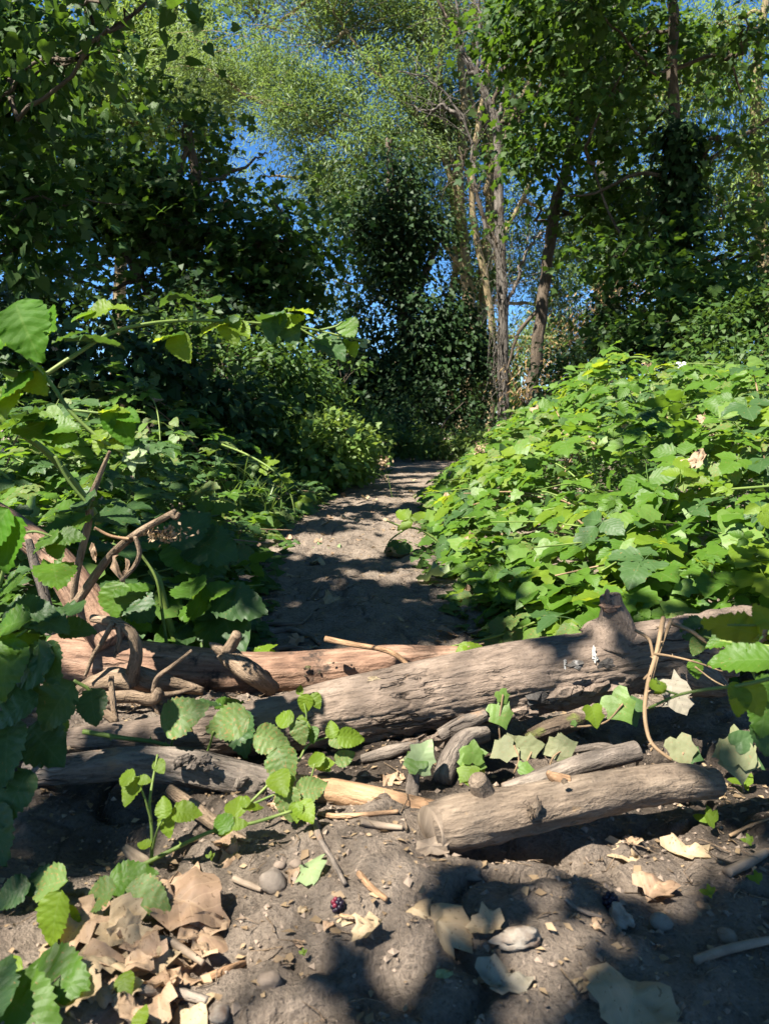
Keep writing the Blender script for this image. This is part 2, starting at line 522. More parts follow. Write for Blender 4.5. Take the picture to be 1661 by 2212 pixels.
M['bare'] = bark_mat('bare_wood', [(.25, (.09, .048, .032)), (.48, (.20, .118, .077)), (.72, (.30, .20, .138))], 70, 8, 40, .10, .7, .9, ((.03, .024, .02), 12, .58), .75, .004)
M['stickgrey'] = bark_mat('grey_stick', [(.25, (.06, .05, .042)), (.5, (.138, .112, .091)), (.75, (.25, .208, .167))], 60, 12, 60, .16, .7, 1.0, ((.24, .15, .09), 10, .6), .85, .004)
M['stick'] = bark_mat('front_log_bark', [(.22, (.068, .05, .037)), (.5, (.148, .112, .081)), (.75, (.235, .182, .133))], 60, 18, 70, .55, .4, .9, ((.26, .17, .09), 16, .69), .85, .004, ((.10, .11, .04), .68))
M['orange'] = bark_mat('orange_stick', [(.25, (.12, .07, .038)), (.5, (.26, .155, .085)), (.75, (.38, .25, .145))], 60, 14, 60, .4, .5, .8, ((.08, .055, .04), 18, .62), .75, .003)
M['vine'] = bark_mat('vine_bark', [(.25, (.09, .062, .04)), (.5, (.19, .135, .088)), (.75, (.30, .22, .155))], 90, 18, 80, .2, .7, 1.0, None, .88, .004)
M['rot'] = bark_mat('rotten_wood', [(.25, (.03, .022, .016)), (.5, (.09, .065, .045)), (.75, (.2, .15, .1))], 50, 20, 40, .5, .5, 1.0, None, .8, .008, ((.13, .16, .03), .56))
M['cut'] = bark_mat('cut_wood', [(.25, (.14, .105, .075)), (.5, (.22, .17, .125)), (.75, (.29, .23, .17))], 30, 30, 20, 1, .2, .5, None, .85, .003)
M['trunk'] = bark_mat('tree_bark', [(.25, (.04, .032, .024)), (.5, (.09, .07, .05)), (.75, (.16, .125, .095))], 16, 4, 14, .25, .6, .9, None, .9, .02)
M['trunk_pale'] = bark_mat('pale_bark', [(.25, (.11, .085, .045)), (.5, (.20, .155, .085)), (.75, (.30, .24, .14))], 14, 4, 10, .25, .5, .8, None, .9, .02)
M['trunk_dead'] = bark_mat('dead_bark', [(.25, (.06, .052, .045)), (.5, (.135, .118, .10)), (.75, (.25, .22, .19))], 26, 4, 18, .18, .8, 1.0, ((.06, .045, .034), 5, .58), .9, .02)
M['stone'] = plain_mat('stone', [(.3, (.15, .12, .095)), (.55, (.23, .19, .15)), (.8, (.31, .26, .21))], 60, .85, .6)
M['flint'] = plain_mat('flint', [(.35, (.14, .085, .055)), (.5, (.22, .175, .135)), (.62, (.29, .25, .20)), (.8, (.36, .32, .27))], 75, .8, .8)
M['crumb'] = plain_mat('crumbs', [(.3, (.10, .075, .055)), (.55, (.18, .138, .105)), (.85, (.29, .225, .17))], 60, .9, .4)
M['berry'] = plain_mat('blackberry', [(.3, (.008, .006, .012)), (.9, (.025, .015, .03))], 20, .35, .05)
M['berry_red'] = plain_mat('unripe_drupelet', [(.3, (.10, .01, .02)), (.9, (.2, .02, .04))], 20, .4, .05)
M['white'] = plain_mat('white_petals', [(.3, (.7, .7, .72)), (.9, (.8, .8, .8))], 20, .6, .1)
M['lime'] = plain_mat('white_splash', [(.3, (.36, .34, .31)), (.9, (.58, .57, .54))], 50, .8, .3, .001)
M['fungus'] = plain_mat('black_fungus', [(.35, (.02, .017, .015)), (.6, (.05, .045, .04)), (.8, (.3, .29, .28))], 90, .6, .9, .006)

# ------------------------------------------------------------------ ground
def build_ground():
    def axis(a, b, step, lim_lo, lim_hi, g):
        core = list(np.arange(a, b, step))
        hi, s = [b], step
        while hi[-1] < lim_hi:
            s *= g
            hi.append(hi[-1] + s)
        lo, s = [], step
        x = a
        while x > lim_lo:
            s *= 1.09
            x -= s
            lo.append(x)
        return np.array(lo[::-1] + core + hi)
    X = axis(-.95, .95, .0058, -70, 70, 1.06)
    Y = axis(.36, 1.45, .0055, -40, 140, 1.018)
    xx, yy = np.meshgrid(X, Y)
    zz = gz(xx, yy)
    V = np.stack([xx, yy, zz], -1).reshape(-1, 3)
    nx, ny = len(X), len(Y)
    i = np.arange(ny - 1)[:, None] * nx + np.arange(nx - 1)[None]
    Q = np.stack([i, i + 1, i + nx + 1, i + nx], -1).reshape(-1, 4)
    mb = MB().add(V, Q)
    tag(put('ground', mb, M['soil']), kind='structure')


build_ground()

# ------------------------------------------------------------------ leaf shapes (unit length along +Y, face +Z)
def leaflet_geo(mb, base=(0, 0, 0), ang=0.0, L=1.0, W=.40, rows=11, droop=.25, fold=.18, seed=0, r=0.0, ser=.10, lift=0.0, skew=0.0):
    rs = np.random.default_rng(seed)
    us = np.array((-1, -.55, 0, .55, 1))
    v = np.linspace(0, 1, rows)
    w = W * np.sin(np.pi * np.clip(v, 0, 1) ** .72) ** .8
    w[-1] = 0.004
    w[0] = .02
    V = []
    A = []
    for k, vv in enumerate(v):
        s = 1.0 + (ser if k % 2 else -ser)
        for u in us:
            e = abs(u) == 1
            x = u * w[k] * (s if e else 1)
            y = vv + (.022 if (e and k % 2) else 0) - .10 * abs(u) * w[k] * (1 - vv) + skew * x * .2
            z = fold * abs(x) - droop * vv * vv + .005 * math.cos(2 * math.pi * (vv * 6 - abs(u) * 1.3)) * (1 if u else .3)
            z += .03 * rs.normal() * (abs(u))
            V.append((x, y, z))
            A.append((u, vv, r))
    V = np.array(V) * L
    ca, sa = math.cos(ang), math.sin(ang)
    R = np.array(((ca, -sa, 0), (sa, ca, 0), (0, 0, 1)))
    V = V @ R.T
    V[:, 2] += lift * np.linalg.norm(V[:, :2], axis=1)
    V = V + np.array(base)
    i = np.arange(rows - 1)[:, None] * 5 + np.arange(4)[None]
    Q = np.stack([i, i + 1, i + 6, i + 5], -1).reshape(-1, 4)
    mb.add(V, Q, None, A)


IVY = [(0, 0), (.14, -.11), (.33, -.10), (.50, .06), (.43, .22), (.41, .36), (.52, .50), (.37, .60), (.25, .72), (.1, .88)]
SYC = [(0, -.02), (.13, -.06), (.36, -.12), (.34, .04), (.62, .12), (.50, .28), (.72, .48), (.50, .52), (.44, .66), (.22, .62), (.2, .8), (.08, .9)]
HEART = [(0, .02), (.14, -.1), (.32, -.08), (.43, .08), (.42, .28), (.32, .5), (.18, .72), (.08, .88)]
OVAL = [(0, 0), (.14, .06), (.25, .22), (.28, .42), (.24, .64), (.14, .84), (.06, .94)]
SYCD = [(0, -.02), (.13, -.04), (.34, -.08), (.40, .06), (.55, .14), (.50, .28), (.62, .44), (.50, .52), (.40, .66), (.26, .68), (.18, .8), (.08, .9)]
RAG = [(0, 0), (.16, .02), (.34, -.04), (.38, .16), (.33, .34), (.44, .56), (.30, .66), (.26, .82), (.12, .86)]


def outline_geo(mb, half, seed=0, curl=.1, fold=.1, jit=.0, rough=.0, r=0.0, tip=(0, 1.0), ring=3):
    rs = np.random.default_rng(seed)
    h = np.array(half, float)
    h2 = h.copy()
    if jit:
        h += rs.normal(size=h.shape) * jit
        h2 += rs.normal(size=h.shape) * jit
        h[0] = h2[0] = (0, 0)
    left = h2[1:][::-1] * np.array((-1, 1))
    out = np.vstack([h, [tip], left])
    n = len(out)
    cen = np.array((0.0, .36))
    V, A = [(0, .36)], [(0, .36)]
    for k in range(1, ring + 1):
        t = k / ring
        V += list(cen + (out - cen) * t)
        A += [(o[0] * t * 2, c[1]) for o, c in zip(out, cen + (out - cen) * t)]
    V, A = np.array(V, float), np.array(A, float)
    x, y = V[:, 0], V[:, 1]
    z = fold * np.abs(x) - curl * (y - .3) ** 2 - curl * .8 * x * x
    if rough:
        z = z + rough * (vn(x * 3.1 + seed * 7.7, y * 3.1, seed=seed) + .5 * vn(x * 7.3, y * 7.3 + seed, seed=seed + 3))
        z = z + rough * 1.4 * vn(seed * 3.3 + x * 1.4, y * 1.4, seed=seed + 9) * (np.abs(x) + np.abs(y - .36))
    V3 = np.stack([x, y, z], 1)
    jj = np.arange(n)
    jn = (jj + 1) % n
    T = np.stack([np.zeros(n, int), 1 + jj, 1 + jn], 1)
    Q = np.vstack([np.stack([1 + (k - 1) * n + jj, 1 + k * n + jj, 1 + k * n + jn, 1 + (k - 1) * n + jn], 1) for k in range(1, ring)]) if ring > 1 else None
    A3 = np.stack([A[:, 0], A[:, 1], np.full(len(A), r)], 1)
    mb.add(V3, Q, T, A3)


def crumple(mb_fn, seed):
    return mb_fn


LM = {}          # (kind, material) -> list of shared leaf meshes


def leaf_meshes(kind, mat):
    key = (kind, mat)
    if key in LM:
        return LM[key]
    res = []
    for s in range(7 if kind == 'tri' else 5):
        mb = MB()
        rs = np.random.default_rng(100 + s)
        if kind == 'leaflet':
            leaflet_geo(mb, W=.36 + .06 * rs.random(), droop=.12 + .25 * rs.random(), fold=.08 + .25 * rs.random(), seed=s, rows=23, ser=.045, r=s * .13)
        elif kind == 'tri':
            pet = .35 + .25 * rs.random()
            tube(mb, [(0, 0, 0), (0, pet * .5, .03), (0, pet, 0)], [.016, .012], 4, 4, cap=False)
            tube(mb, [(0, pet, 0), (0, pet + .26, .02)], [.012, .009], 4, 3, cap=False)
            leaflet_geo(mb, (0, pet + .24, .02), rs.normal() * .1, 1.0, .39, 11, .1 + .2 * rs.random(), .1 + .2 * rs.random(), s, s * .13)
            for q in (-1, 1):
                leaflet_geo(mb, (-q * .04, pet - .02, 0), q * (1.35 + .15 * rs.normal()), .82 + .1 * rs.random(), .40, 9, .1 + .2 * rs.random(), .1 + .2 * rs.random(), s + 20 + q, s * .13 + .05, skew=-q)
        elif kind == 'five':
            tube(mb, [(0, 0, 0), (0, .3, .02), (0, .5, 0)], [.016, .012], 4, 4, cap=False)
            for k, a in enumerate((-1.7, -.85, 0, .85, 1.7)):
                leaflet_geo(mb, (0, .5, 0), a, (.7, .9, 1, .9, .7)[k], .33, 9, .2 + .2 * rs.random(), .15, s * 7 + k, s * .13)
        else:
            half = {'ivy': IVY, 'syc': SYC, 'heart': HEART, 'oval': OVAL, 'rag': RAG, 'drysyc': SYCD, 'dryoval': OVAL, 'dryrag': RAG}[kind]
            dry = kind.startswith('dry')
            outline_geo(mb, half, s, (.35, .8, .1, .6, -.35)[s % 5] if dry else .18, (.35, -.25, .5, .05, .25)[s % 5] if dry else .12, (.055 if 'rag' in kind or 'oval' in kind else .035) if dry else (.06 if kind == 'rag' else .02), (.13 if kind == 'drysyc' else .19) if dry else .03, s * .17, ring=6 if dry else 3)
        res.append(mb.mesh(kind + '_leaf', M[mat]))
    LM[key] = res
    return res


NV = {'f': (-.15, -.85, .5), 'm': (-.2, -.55, .8), 'u': (-.15, -.2, .96), 'r': (.4, -.6, .7), 'l': (-.6, -.5, .6), 'd': (.1, -.7, -.6), 'e': (-.1, -.35, .35)}


def screen_leaf(kind, px, py, size, ang, Y, nv='m', mat='bramble', parent=None, name='leaf', var=None, sw=1.0):
    """a leaf centred at a picture position at distance Y, axis in picture direction ang (degrees)"""
    n = nrm(np.array(NV[nv]) + rng.normal(size=3) * .10)
    c, s = math.cos(math.radians(ang)), math.sin(math.radians(ang))
    fn = np.dot(CF, n)
    k = -(c * np.dot(CR, n) + s * np.dot(CU, n)) / (fn if abs(fn) > .25 else math.copysign(.25, fn))
    k = max(-1.6, min(1.6, k))
    a = c * CR + s * CU + k * CF
    la = np.linalg.norm(a)
    L = size * Y / F * min(la, 1.35)
    for _ in range(16):
        base = P(px, py, Y) - nrm(a) * L * .5
        tip = base + nrm(a) * L
        q = np.array((base, (base + tip) / 2, tip))
        if Y > 1.5 or np.all(q[:, 2] > gz(q[:, 0], q[:, 1]) + .007):
            break
        Y, L = Y * .985, L * .985
    ms = leaf_meshes(kind, mat)
    me = ms[rng.integers(len(ms)) if var is None else var % len(ms)]
    if kind in ('tri', 'five'):
        L *= .62
    return put_mesh(name, me, leafM(base, a, n, L, sw), parent)


def ground_leaf(kind, px, py, size, mat, name, label, cat='leaf', group=None, tilt=.3, ang=None, lift=.004, var=None, sw=1.0):
    g = G(px, py)
    d = np.linalg.norm(g - np.array((0, 0, CAMZ)))
    L = size * d / F
    th = rng.random() * 6.28 if ang is None else math.radians(ang)
    a = np.array((math.cos(th), math.sin(th), 0)) + np.array((0, 0, rng.normal() * tilt * .4))
    n = np.array((rng.normal() * tilt, rng.normal() * tilt - tilt * .6, 1.0))
    base = g - nrm(a) * L * .5 + np.array((0, 0, lift + L * .10))
    ms = leaf_meshes(kind, mat)
    o = put_mesh(name, ms[rng.integers(len(ms)) if var is None else var % len(ms)], leafM(base, a, n, L, sw))
    return tag(o, label, cat, group)


def cane_geo(mb, pts, r0, r1, n=7, thorns=True, seed=0, step=.02):
    C, R = tube(mb, pts, [r0, (r0 + r1) / 2, r1], n, max(8, len(pts) * 6), seed=seed)
    if thorns:
        rs = np.random.default_rng(seed + 5)
        d = 0
        for i in range(1, len(C) - 1):
            d += np.linalg.norm(C[i] - C[i - 1])
            if d > step:
                d = 0
                t = nrm(C[i + 1] - C[i - 1])
                q = nrm(np.cross(t, rs.normal(size=3)))
                b = C[i] + q * R[i] * .7
                tip = C[i] + q * (R[i] * 2.1 + .0012) - t * R[i] * .8
                s = np.cross(t, q) * R[i] * .35
                mb.add([b + t * R[i] * .6, b - t * R[i] * .6 + s, b - t * R[i] * .6 - s, tip], None, [(0, 1, 3), (1, 2, 3), (2, 0, 3)])


def cane_plant(name, label, cat, stems, leaves, Y=.8, group=None, mat='bramble', stem_mat='cane', thorns=True):
    """stems: list of ([(px, py, Y?)...], r0_px, r1_px, material?); leaves: (kind, px, py, size, ang, normal, material?, Y?)"""
    def pt(q):
        return P(q[0], q[1], q[2] if len(q) > 2 else Y)
    p0 = pt(stems[0][0][0]) if stems else P(leaves[0][1], leaves[0][2], Y)
    root = empty(name, p0, label, cat, group)
    for k, st in enumerate(stems):
        mb = MB()
        cane_geo(mb, [pt(q) for q in st[0]], st[1] * Y / F, st[2] * Y / F, 7, thorns, seed=k + len(stems) * 3)
        put('stem', mb, M[st[3] if len(st) > 3 else stem_mat], root)
    for l in leaves:
        screen_leaf(l[0], l[1], l[2], l[3], l[4], l[7] if len(l) > 7 else Y, l[5] if len(l) > 5 and l[5] else 'm', l[6] if len(l) > 6 and l[6] else mat, root)
    return root


# ------------------------------------------------------------------ trees
PRIM = {
    'willow': (np.array(((0, 0, 0), (.115, .45, .02), (0, 1, -.1), (-.115, .45, .02))), [(0, 1, 2), (0, 2, 3)]),
    'oval': (np.array(((0, 0, 0), (.3, .42, .05), (0, 1, -.12), (-.3, .42, .05))), [(0, 1, 2), (0, 2, 3)]),
    'ivy': (np.array(((0, 0, 0), (.42, -.05, -.03), (.35, .35, .03), (0, 1, -.1), (-.35, .35, .03), (-.42, -.05, -.03))), [(0, 1, 2), (0, 2, 3), (0, 3, 4), (0, 4, 5)]),
    'syc': (np.array(((0, .05, .03), (.36, -.12, -.04), (.32, .12, 0), (.66, .42, -.06), (.3, .52, 0), (0, 1, -.12), (-.3, .52, 0), (-.66, .42, -.06), (-.32, .12, 0), (-.36, -.12, -.04))),
            [(0, 1, 2), (0, 2, 3), (0, 3, 4), (0, 4, 5), (0, 5, 6), (0, 6, 7), (0, 7, 8), (0, 8, 9)]),
}


def leaves_np(mb, kind, pos, axis, nor, size):
    tv, tf = PRIM[kind]
    n = len(pos)
    a = nrm(axis)
    nn = nrm(nor - a * np.sum(nor * a, 1, keepdims=True))
    x = np.cross(a, nn)
    s = np.broadcast_to(np.asarray(size, float), (n,))[:, None, None]
    V = pos[:, None, :] + s * (tv[None, :, 0:1] * x[:, None, :] + tv[None, :, 1:2] * a[:, None, :] + tv[None, :, 2:3] * nn[:, None, :])
    T = (np.arange(n)[:, None, None] * len(tv) + np.array(tf)[None]).reshape(-1, 3)
    A = np.zeros((n, len(tv), 3))
    A[..., 0], A[..., 1] = tv[None, :, 0] * 2, tv[None, :, 1]
    A[..., 2] = rng.random(n)[:, None]
    mb.add(V.reshape(-1, 3), None, T, A.reshape(-1, 3))


def blob_px(px, py, rx, ry, Y, ry_depth):
    c = P(px, py, Y)
    return c, np.array((rx * Y / F, ry_depth, ry * Y / F))


def clump_centres(blobs, n, shell=.45, gap=.4):
    n0, n = n, int(n / (1 - gap))
    vol = np.array([np.prod(b[1]) ** .8 for b in blobs])
    idx = rng.choice(len(blobs), n, p=vol / vol.sum())
    d = nrm(rng.normal(size=(n, 3)))
    r = rng.random(n) ** shell * np.where(rng.random(n) < .16, 1 + .35 * rng.random(n), 1.0)
    C = np.array([b[0] for b in blobs])[idx]
    R = np.array([b[1] for b in blobs])[idx]
    P_ = C + d * r[:, None] * R
    f = 9.0 / max(4.0, float(P_[:, 1].mean()))
    v = fbm(P_[:, 0] * 1.9 * f, P_[:, 1] * 1.1 * f, P_[:, 2] * 2.3 * f, 91, 3)
    o = np.argsort(-v)[:n0]
    return P_[o], d[o], idx[o]


def foliage(blobs, n_leaf, per, clump, size, droop=.5, shell=.45, flat=.7, zmin=.05):
    nc = max(4, n_leaf // per)
    cc, d, idx = clump_centres(blobs, nc, shell)
    k = rng.integers(0, nc, n_leaf)
    off = rng.normal(size=(n_leaf, 3)) * clump * np.array((1, 1, flat)) * (.5 + rng.random(nc))[k][:, None]
    pos = cc[k] + off
    ax = nrm(off + .4 * d[k] + rng.normal(size=(n_leaf, 3)) * .35) + np.array((0, 0, -droop))
    nor = np.array((-.15, -.15, .9)) + rng.normal(size=(n_leaf, 3)) * .45
    sz = size * (.6 + .7 * rng.random(n_leaf))
    ok = pos[:, 2] > zmin
    return pos[ok], ax[ok], nor[ok], sz[ok], cc, idx


def in_frame(pos):
    q = pos - np.array((0, 0, CAMZ))
    d = q @ CF
    x, y = (q @ CR) / np.maximum(d, .01) * F, (q @ CU) / np.maximum(d, .01) * F
    return (d > .2) & (np.abs(x) < 830) & (np.abs(y) < 1106), d


def tree(name, label, cat, trunk, blobs, n_leaf, kind, mat, size, per=40, clump=.3, droop=.5, shell=.45, barkm='trunk', singles=0, single_kind='syc', single_mat='sycamore_one', group=None, twig_r=.006, flat=.7, limbs=True, crown_name='crown', seed=0, trunk_n=12, zmin=.05, extra=None):
    """trunk: list of (points, radii); the first one is the main stem"""
    base = np.array(trunk[0][0][0], float)
    root = empty(name, base, label, cat, group)
    for k, (pts, rr) in enumerate(trunk):
        mb = MB()

        def dsp(c, s, l, R, k=k):
            return R * (.10 * fbm(c / R * 1.5, s / R * 1.5, l * 1.6 / np.maximum(R.mean() * 8, .2), seed + k, 3))
        tube(mb, pts, rr, trunk_n, max(14, len(pts) * 9), dsp, seed=seed + k, wob=np.mean(rr) * .35)
        put('trunk' if k == 0 else 'limb', mb, M[barkm], root)
    bl = [blob_px(*b) if len(b) == 6 else b for b in blobs]
    pos, ax, nor, sz, cc, idx = foliage(bl, n_leaf, per, clump, size, droop, shell, flat, zmin)
    # limbs to every blob, twigs to every clump
    tp = np.concatenate([crspline(t[0], 12) for t in trunk])
    if limbs:
        for k, (c, R) in enumerate(bl):
            w = np.linalg.norm(tp - c, axis=1) + np.maximum(0, tp[:, 2] - c[2]) * 2.0
            s = tp[np.argmin(w)]
            mb = MB()
            md = (s + c) / 2 + np.array((0, 0, -.1)) + rng.normal(size=3) * .12
            tube(mb, [s, md, c, c + (c - md) * .5], [max(.012, twig_r * 4.5), twig_r * 3, twig_r], 6, 16, seed=k + seed, wob=.05)
            put('limb', mb, M[barkm], root)
    mb = MB()
    take = rng.random(len(cc)) < min(1, 700 / len(cc))
    A = np.array([b[0] for b in bl])[idx[take]]
    sticks(mb, A + (cc[take] - A) * rng.random((take.sum(), 1)) * .5, cc[take], twig_r)
    if take.sum():
        put('twigs', mb, M[barkm], root, kind='stuff')
    if singles:
        ok, dist = in_frame(pos)
        order = np.argsort(np.where(ok, dist - sz * 8, 1e6))[:singles]
        order = order[ok[order]]
        ms = leaf_meshes(single_kind, single_mat)
        for q in order:
            put_mesh('leaf', ms[q % len(ms)], leafM(pos[q], ax[q], nor[q], sz[q]), root)
        keep = np.ones(len(pos), bool)
        keep[order] = False
        pos, ax, nor, sz = pos[keep], ax[keep], nor[keep], sz[keep]
    mb = MB()
    leaves_np(mb, kind, pos, ax, nor, sz)
    put(crown_name, mb, M[mat], root, kind='stuff')
    if extra:
        extra(root)
    return root


def PL(Y, *pts):
    return [P(x, y, Y) for x, y in pts]


# --- far pale trees
def build_trees():
    tree('willow_tree', 'tall pale willow with thin drooping leaves filling the sky above the end of the path', 'tree',
         [(PL(16, (1000, 985), (1015, 700), (990, 420), (1000, 180), (950, -120)), [.16, .13, .09, .05]),
          (PL(16.3, (1040, 985), (1040, 680), (1062, 380), (1048, 200), (1085, -80)), [.15, .12, .09, .05]),
          (PL(16, (1012, 600), (900, 450), (760, 330), (640, 230)), [.07, .05, .02]),
          (PL(16, (1048, 420), (1090, 250), (1160, 100), (1220, -60)), [.06, .04, .02]),
          (PL(16, (995, 430), (930, 290), (800, 140), (690, -20)), [.07, .05, .02]),
          (PL(16, (1040, 300), (1010, 160), (1030, 40), (990, -80)), [.05, .04, .02]),
          (PL(16, (1020, 640), (1080, 520), (1150, 380), (1180, 260)), [.06, .04, .02]),
          (PL(16.4, (1000, 985), (960, 760), (985, 560), (965, 330), (930, 120), (900, -60)), [.09, .08, .07, .05, .03]), (PL(15.6, (1055, 985), (1062, 700), (1020, 450), (1035, 250), (1075, 60), (1080, -60)), [.08, .07, .06, .04, .03]),
          (PL(16, (1060, 400), (1115, 230), (1180, 130), (1240, 60)), [.05, .04, .02]), (PL(16, (1045, 340), (1130, 240), (1150, 60), (1150, -50)), [.045, .035, .02]), (PL(16, (990, 400), (950, 200), (960, 40), (940, -60)), [.05, .04, .025])],
         [(700, 90, 240, 170, 16.5, 2.2), (560, 60, 170, 130, 17.5, 1.6), (880, 60, 200, 150, 16.5, 1.6), (650, 290, 130, 120, 16.5, 1.5), (800, 300, 150, 150, 16, 1.6), (950, 260, 150, 170, 16.5, 1.5),
          (730, 430, 90, 100, 16, 1.2), (900, 470, 120, 110, 16.5, 1.2), (1010, 600, 90, 120, 16.8, 1.0), (1090, 620, 90, 110, 17, 1.0), (1190, 640, 80, 100, 17.5, 1.0), (1120, 760, 90, 70, 15.5, .9), (720, 600, 70, 80, 16.5, .9), (1400, 720, 80, 70, 16, .9), (700, 730, 60, 70, 16, .8), (1240, 480, 70, 90, 17.5, 1), (450, 150, 120, 80, 17.5, 1.4), (560, 220, 110, 90, 17, 1.2), (600, 380, 90, 80, 17, 1.0), (1060, 260, 120, 90, 17.5, 1.2), (1100, 120, 140, 130, 17, 1.4), (1130, 420, 90, 120, 17, 1.2)],
         150000, 'willow', 'willow', .12, 60, .22, .3, .5, 'trunk_pale', twig_r=.010, seed=11)
    tree('tall_pale_tree', 'pale leafy tree far behind the dark horse chestnut', 'tree',
         [(PL(21, (250, 960), (260, 600), (300, 250), (330, -60)), [.22, .18, .12, .07])],
         [(200, 90, 160, 130, 21, 2), (360, 60, 150, 120, 21, 2), (420, 230, 110, 100, 21, 1.6), (120, 240, 110, 120, 21, 2), (260, 220, 120, 120, 21, 2), (320, -60, 200, 100, 21, 2)],
         42000, 'oval', 'pale', .13, 55, .34, .6, twig_r=.012, seed=13, barkm='trunk_pale')
    tree('bright_tree', 'bright yellow green tree far off behind the ivy clad sycamore', 'tree',
         [(PL(17, (1640, 970), (1650, 600), (1630, 250), (1660, -60)), [.2, .16, .11, .06])],
         [(1600, 180, 110, 130, 17, 1.6), (1650, 350, 90, 130, 17, 1.6), (1540, 60, 130, 110, 17.5, 1.6), (1660, 560, 90, 120, 17, 1.4), (1450, 200, 110, 160, 18, 1.4), (1400, 430, 110, 120, 18, 1.2), (1540, 420, 100, 100, 18, 1.2)],
         30000, 'willow', 'pale', .14, 55, .32, .7, twig_r=.012, seed=17, barkm='trunk_pale')
    tree('shaggy_tree', 'thick shaggy grey trunk standing behind the leaning tree', 'tree',
         [(PL(18, (1318, 960), (1310, 760), (1312, 560), (1300, 300), (1330, -50)), [.36, .30, .26, .18, .1]),
          (PL(18, (1312, 640), (1275, 600), (1262, 575)), [.16, .13, .10])],
         [(1300, 380, 110, 120, 18.5, 1.6), (1240, 140, 130, 140, 19, 1.6), (1350, 120, 120, 150, 19, 1.6), (1200, 560, 70, 90, 18.5, 1), (1390, 610, 80, 80, 18.5, 1), (1230, 700, 90, 70, 18.5, 1)],
         20000, 'willow', 'willow', .14, 50, .32, .8, twig_r=.012, barkm='trunk_dead', seed=19)

    # --- dead pole tree with a fan of bare branches
    root = empty('dead_tree', P(1088, 965, 12), 'straight grey dead tree with peeling bark and a bare forked top', 'tree')
    mb = MB()

    def dsp(c, s, l, R):
        return R * (.16 * fbm(c / R * 2, s / R * 2, l * .9, 5, 3) - .12 * sst(.2, .8, vn(c / R * 2.2, s / R * 2.2, l * .6, 8)))
    tube(mb, PL(12, (1090, 990), (1088, 850), (1085, 650), (1078, 430), (1072, 290), (1045, 200), (1010, 130)), [.092, .088, .082, .076, .068, .055, .04], 18, 90, dsp, seed=3, wob=.02)
    put('trunk', mb, M['trunk_dead'], root)
    for k, pl in enumerate([[(1072, 300), (1085, 180), (1080, 80), (1095, -30)], [(1060, 240), (1090, 150), (1130, 70), (1150, -30)], [(1045, 200), (1030, 110), (1035, 20), (1020, -60)],
                            [(1015, 140), (980, 60), (940, 0), (900, -60)], [(1080, 560), (1040, 460), (1020, 350), (1000, 260), (940, 180), (860, 150)], [(1082, 600), (1060, 500), (1010, 380), (990, 320)],
                            [(1040, 190), (1000, 120), (990, 30), (960, -50)], [(1075, 340), (1110, 260), (1160, 200), (1190, 140)], [(1088, 700), (1120, 590), (1150, 520), (1200, 480)], [(1030, 170), (1060, 60), (1050, -40)],
                            [(1000, 260), (960, 230), (930, 240), (890, 230)], [(1070, 280), (1130, 230), (1180, 100), (1240, 40)]]):
        mb = MB()
        C, R = tube(mb, PL(12, *pl), [.035, .022, .010], 7, 30, seed=k, wob=.05)
        n = 26
        ii = rng.integers(6, len(C), n)
        sticks(mb, C[ii], C[ii] + rng.normal(size=(n, 3)) * np.array((.35, .35, .35)) + np.array((0, 0, .2)), .007)
        put('branch', mb, M['trunk' if k % 2 else 'trunk_dead'], root)
    mb = MB()
    c0 = P(1080, 700, 11.9)
    n = 90
    A = np.stack([c0[0] + rng.normal(size=n) * .1, np.full(n, 11.88) + rng.normal(size=n) * .05, rng.uniform(.6, 3.6, n)], 1)
    sticks(mb, A, A + np.stack([rng.normal(size=n) * .12, rng.normal(size=n) * .05, -.3 - rng.random(n) * .5], 1), .006)
    put('peeling_bark', mb, M['trunk_dead'], root, kind='stuff')

    # --- leaning tree
    tree('leaning_tree', 'slender leaning tree with smooth brown trunk right of the dead trunk', 'tree',
         [(PL(11, (1135, 985), (1155, 800), (1172, 640), (1198, 450), (1228, 345), (1250, 210), (1268, 60), (1285, -90)), [.095, .088, .084, .08, .072, .062, .05, .04]),
          (PL(11, (1232, 330), (1240, 230), (1205, 90), (1190, -60)), [.05, .045, .035, .03]), (PL(11, (1170, 660), (1120, 720), (1095, 800)), [.03, .025, .015]),
          (PL(11, (1205, 450), (1300, 500), (1370, 580)), [.03, .02, .012])],
         [(1230, 230, 110, 80, 10, .8), (1160, 320, 100, 60, 10, .8), (1270, 90, 130, 80, 10.4, 1), (1150, 80, 100, 70, 10.6, .9), (1320, 310, 100, 80, 10, .8), (1240, 20, 150, 60, 10, 1), (1170, 450, 80, 80, 10.8, .6), (1290, 430, 90, 70, 10.5, .7), (1380, 520, 90, 60, 10.5, .7)],
         6200, 'syc', 'sycamore', .105, 30, .25, .5, .5, singles=150, seed=23, trunk_n=16, flat=.45)
    # --- ivy clad sycamore on the right
    def ivycoat(root):
        mb = MB()
        n = 5200
        t = rng.random(n) ** .8
        tr = crspline(PL(9, (1462, 1000), (1460, 700), (1456, 350), (1450, 60)), 200)
        c = tr[(t * 150).astype(int)]
        d = nrm(rng.normal(size=(n, 3)) * np.array((1, 1, .15)))
        pos = c + d * (.10 + np.abs(rng.normal(size=n)) * .13)[:, None] + np.array((.06, 0, 0))
        leaves_np(mb, 'ivy', pos, d * .5 + np.array((0, 0, -.8)) + rng.normal(size=(n, 3)) * .3, d + np.array((0, 0, .5)) + rng.normal(size=(n, 3)) * .3, .085 * (.6 + .7 * rng.random(n)))
        put('ivy', mb, M['ivy_dark'], root, kind='stuff')
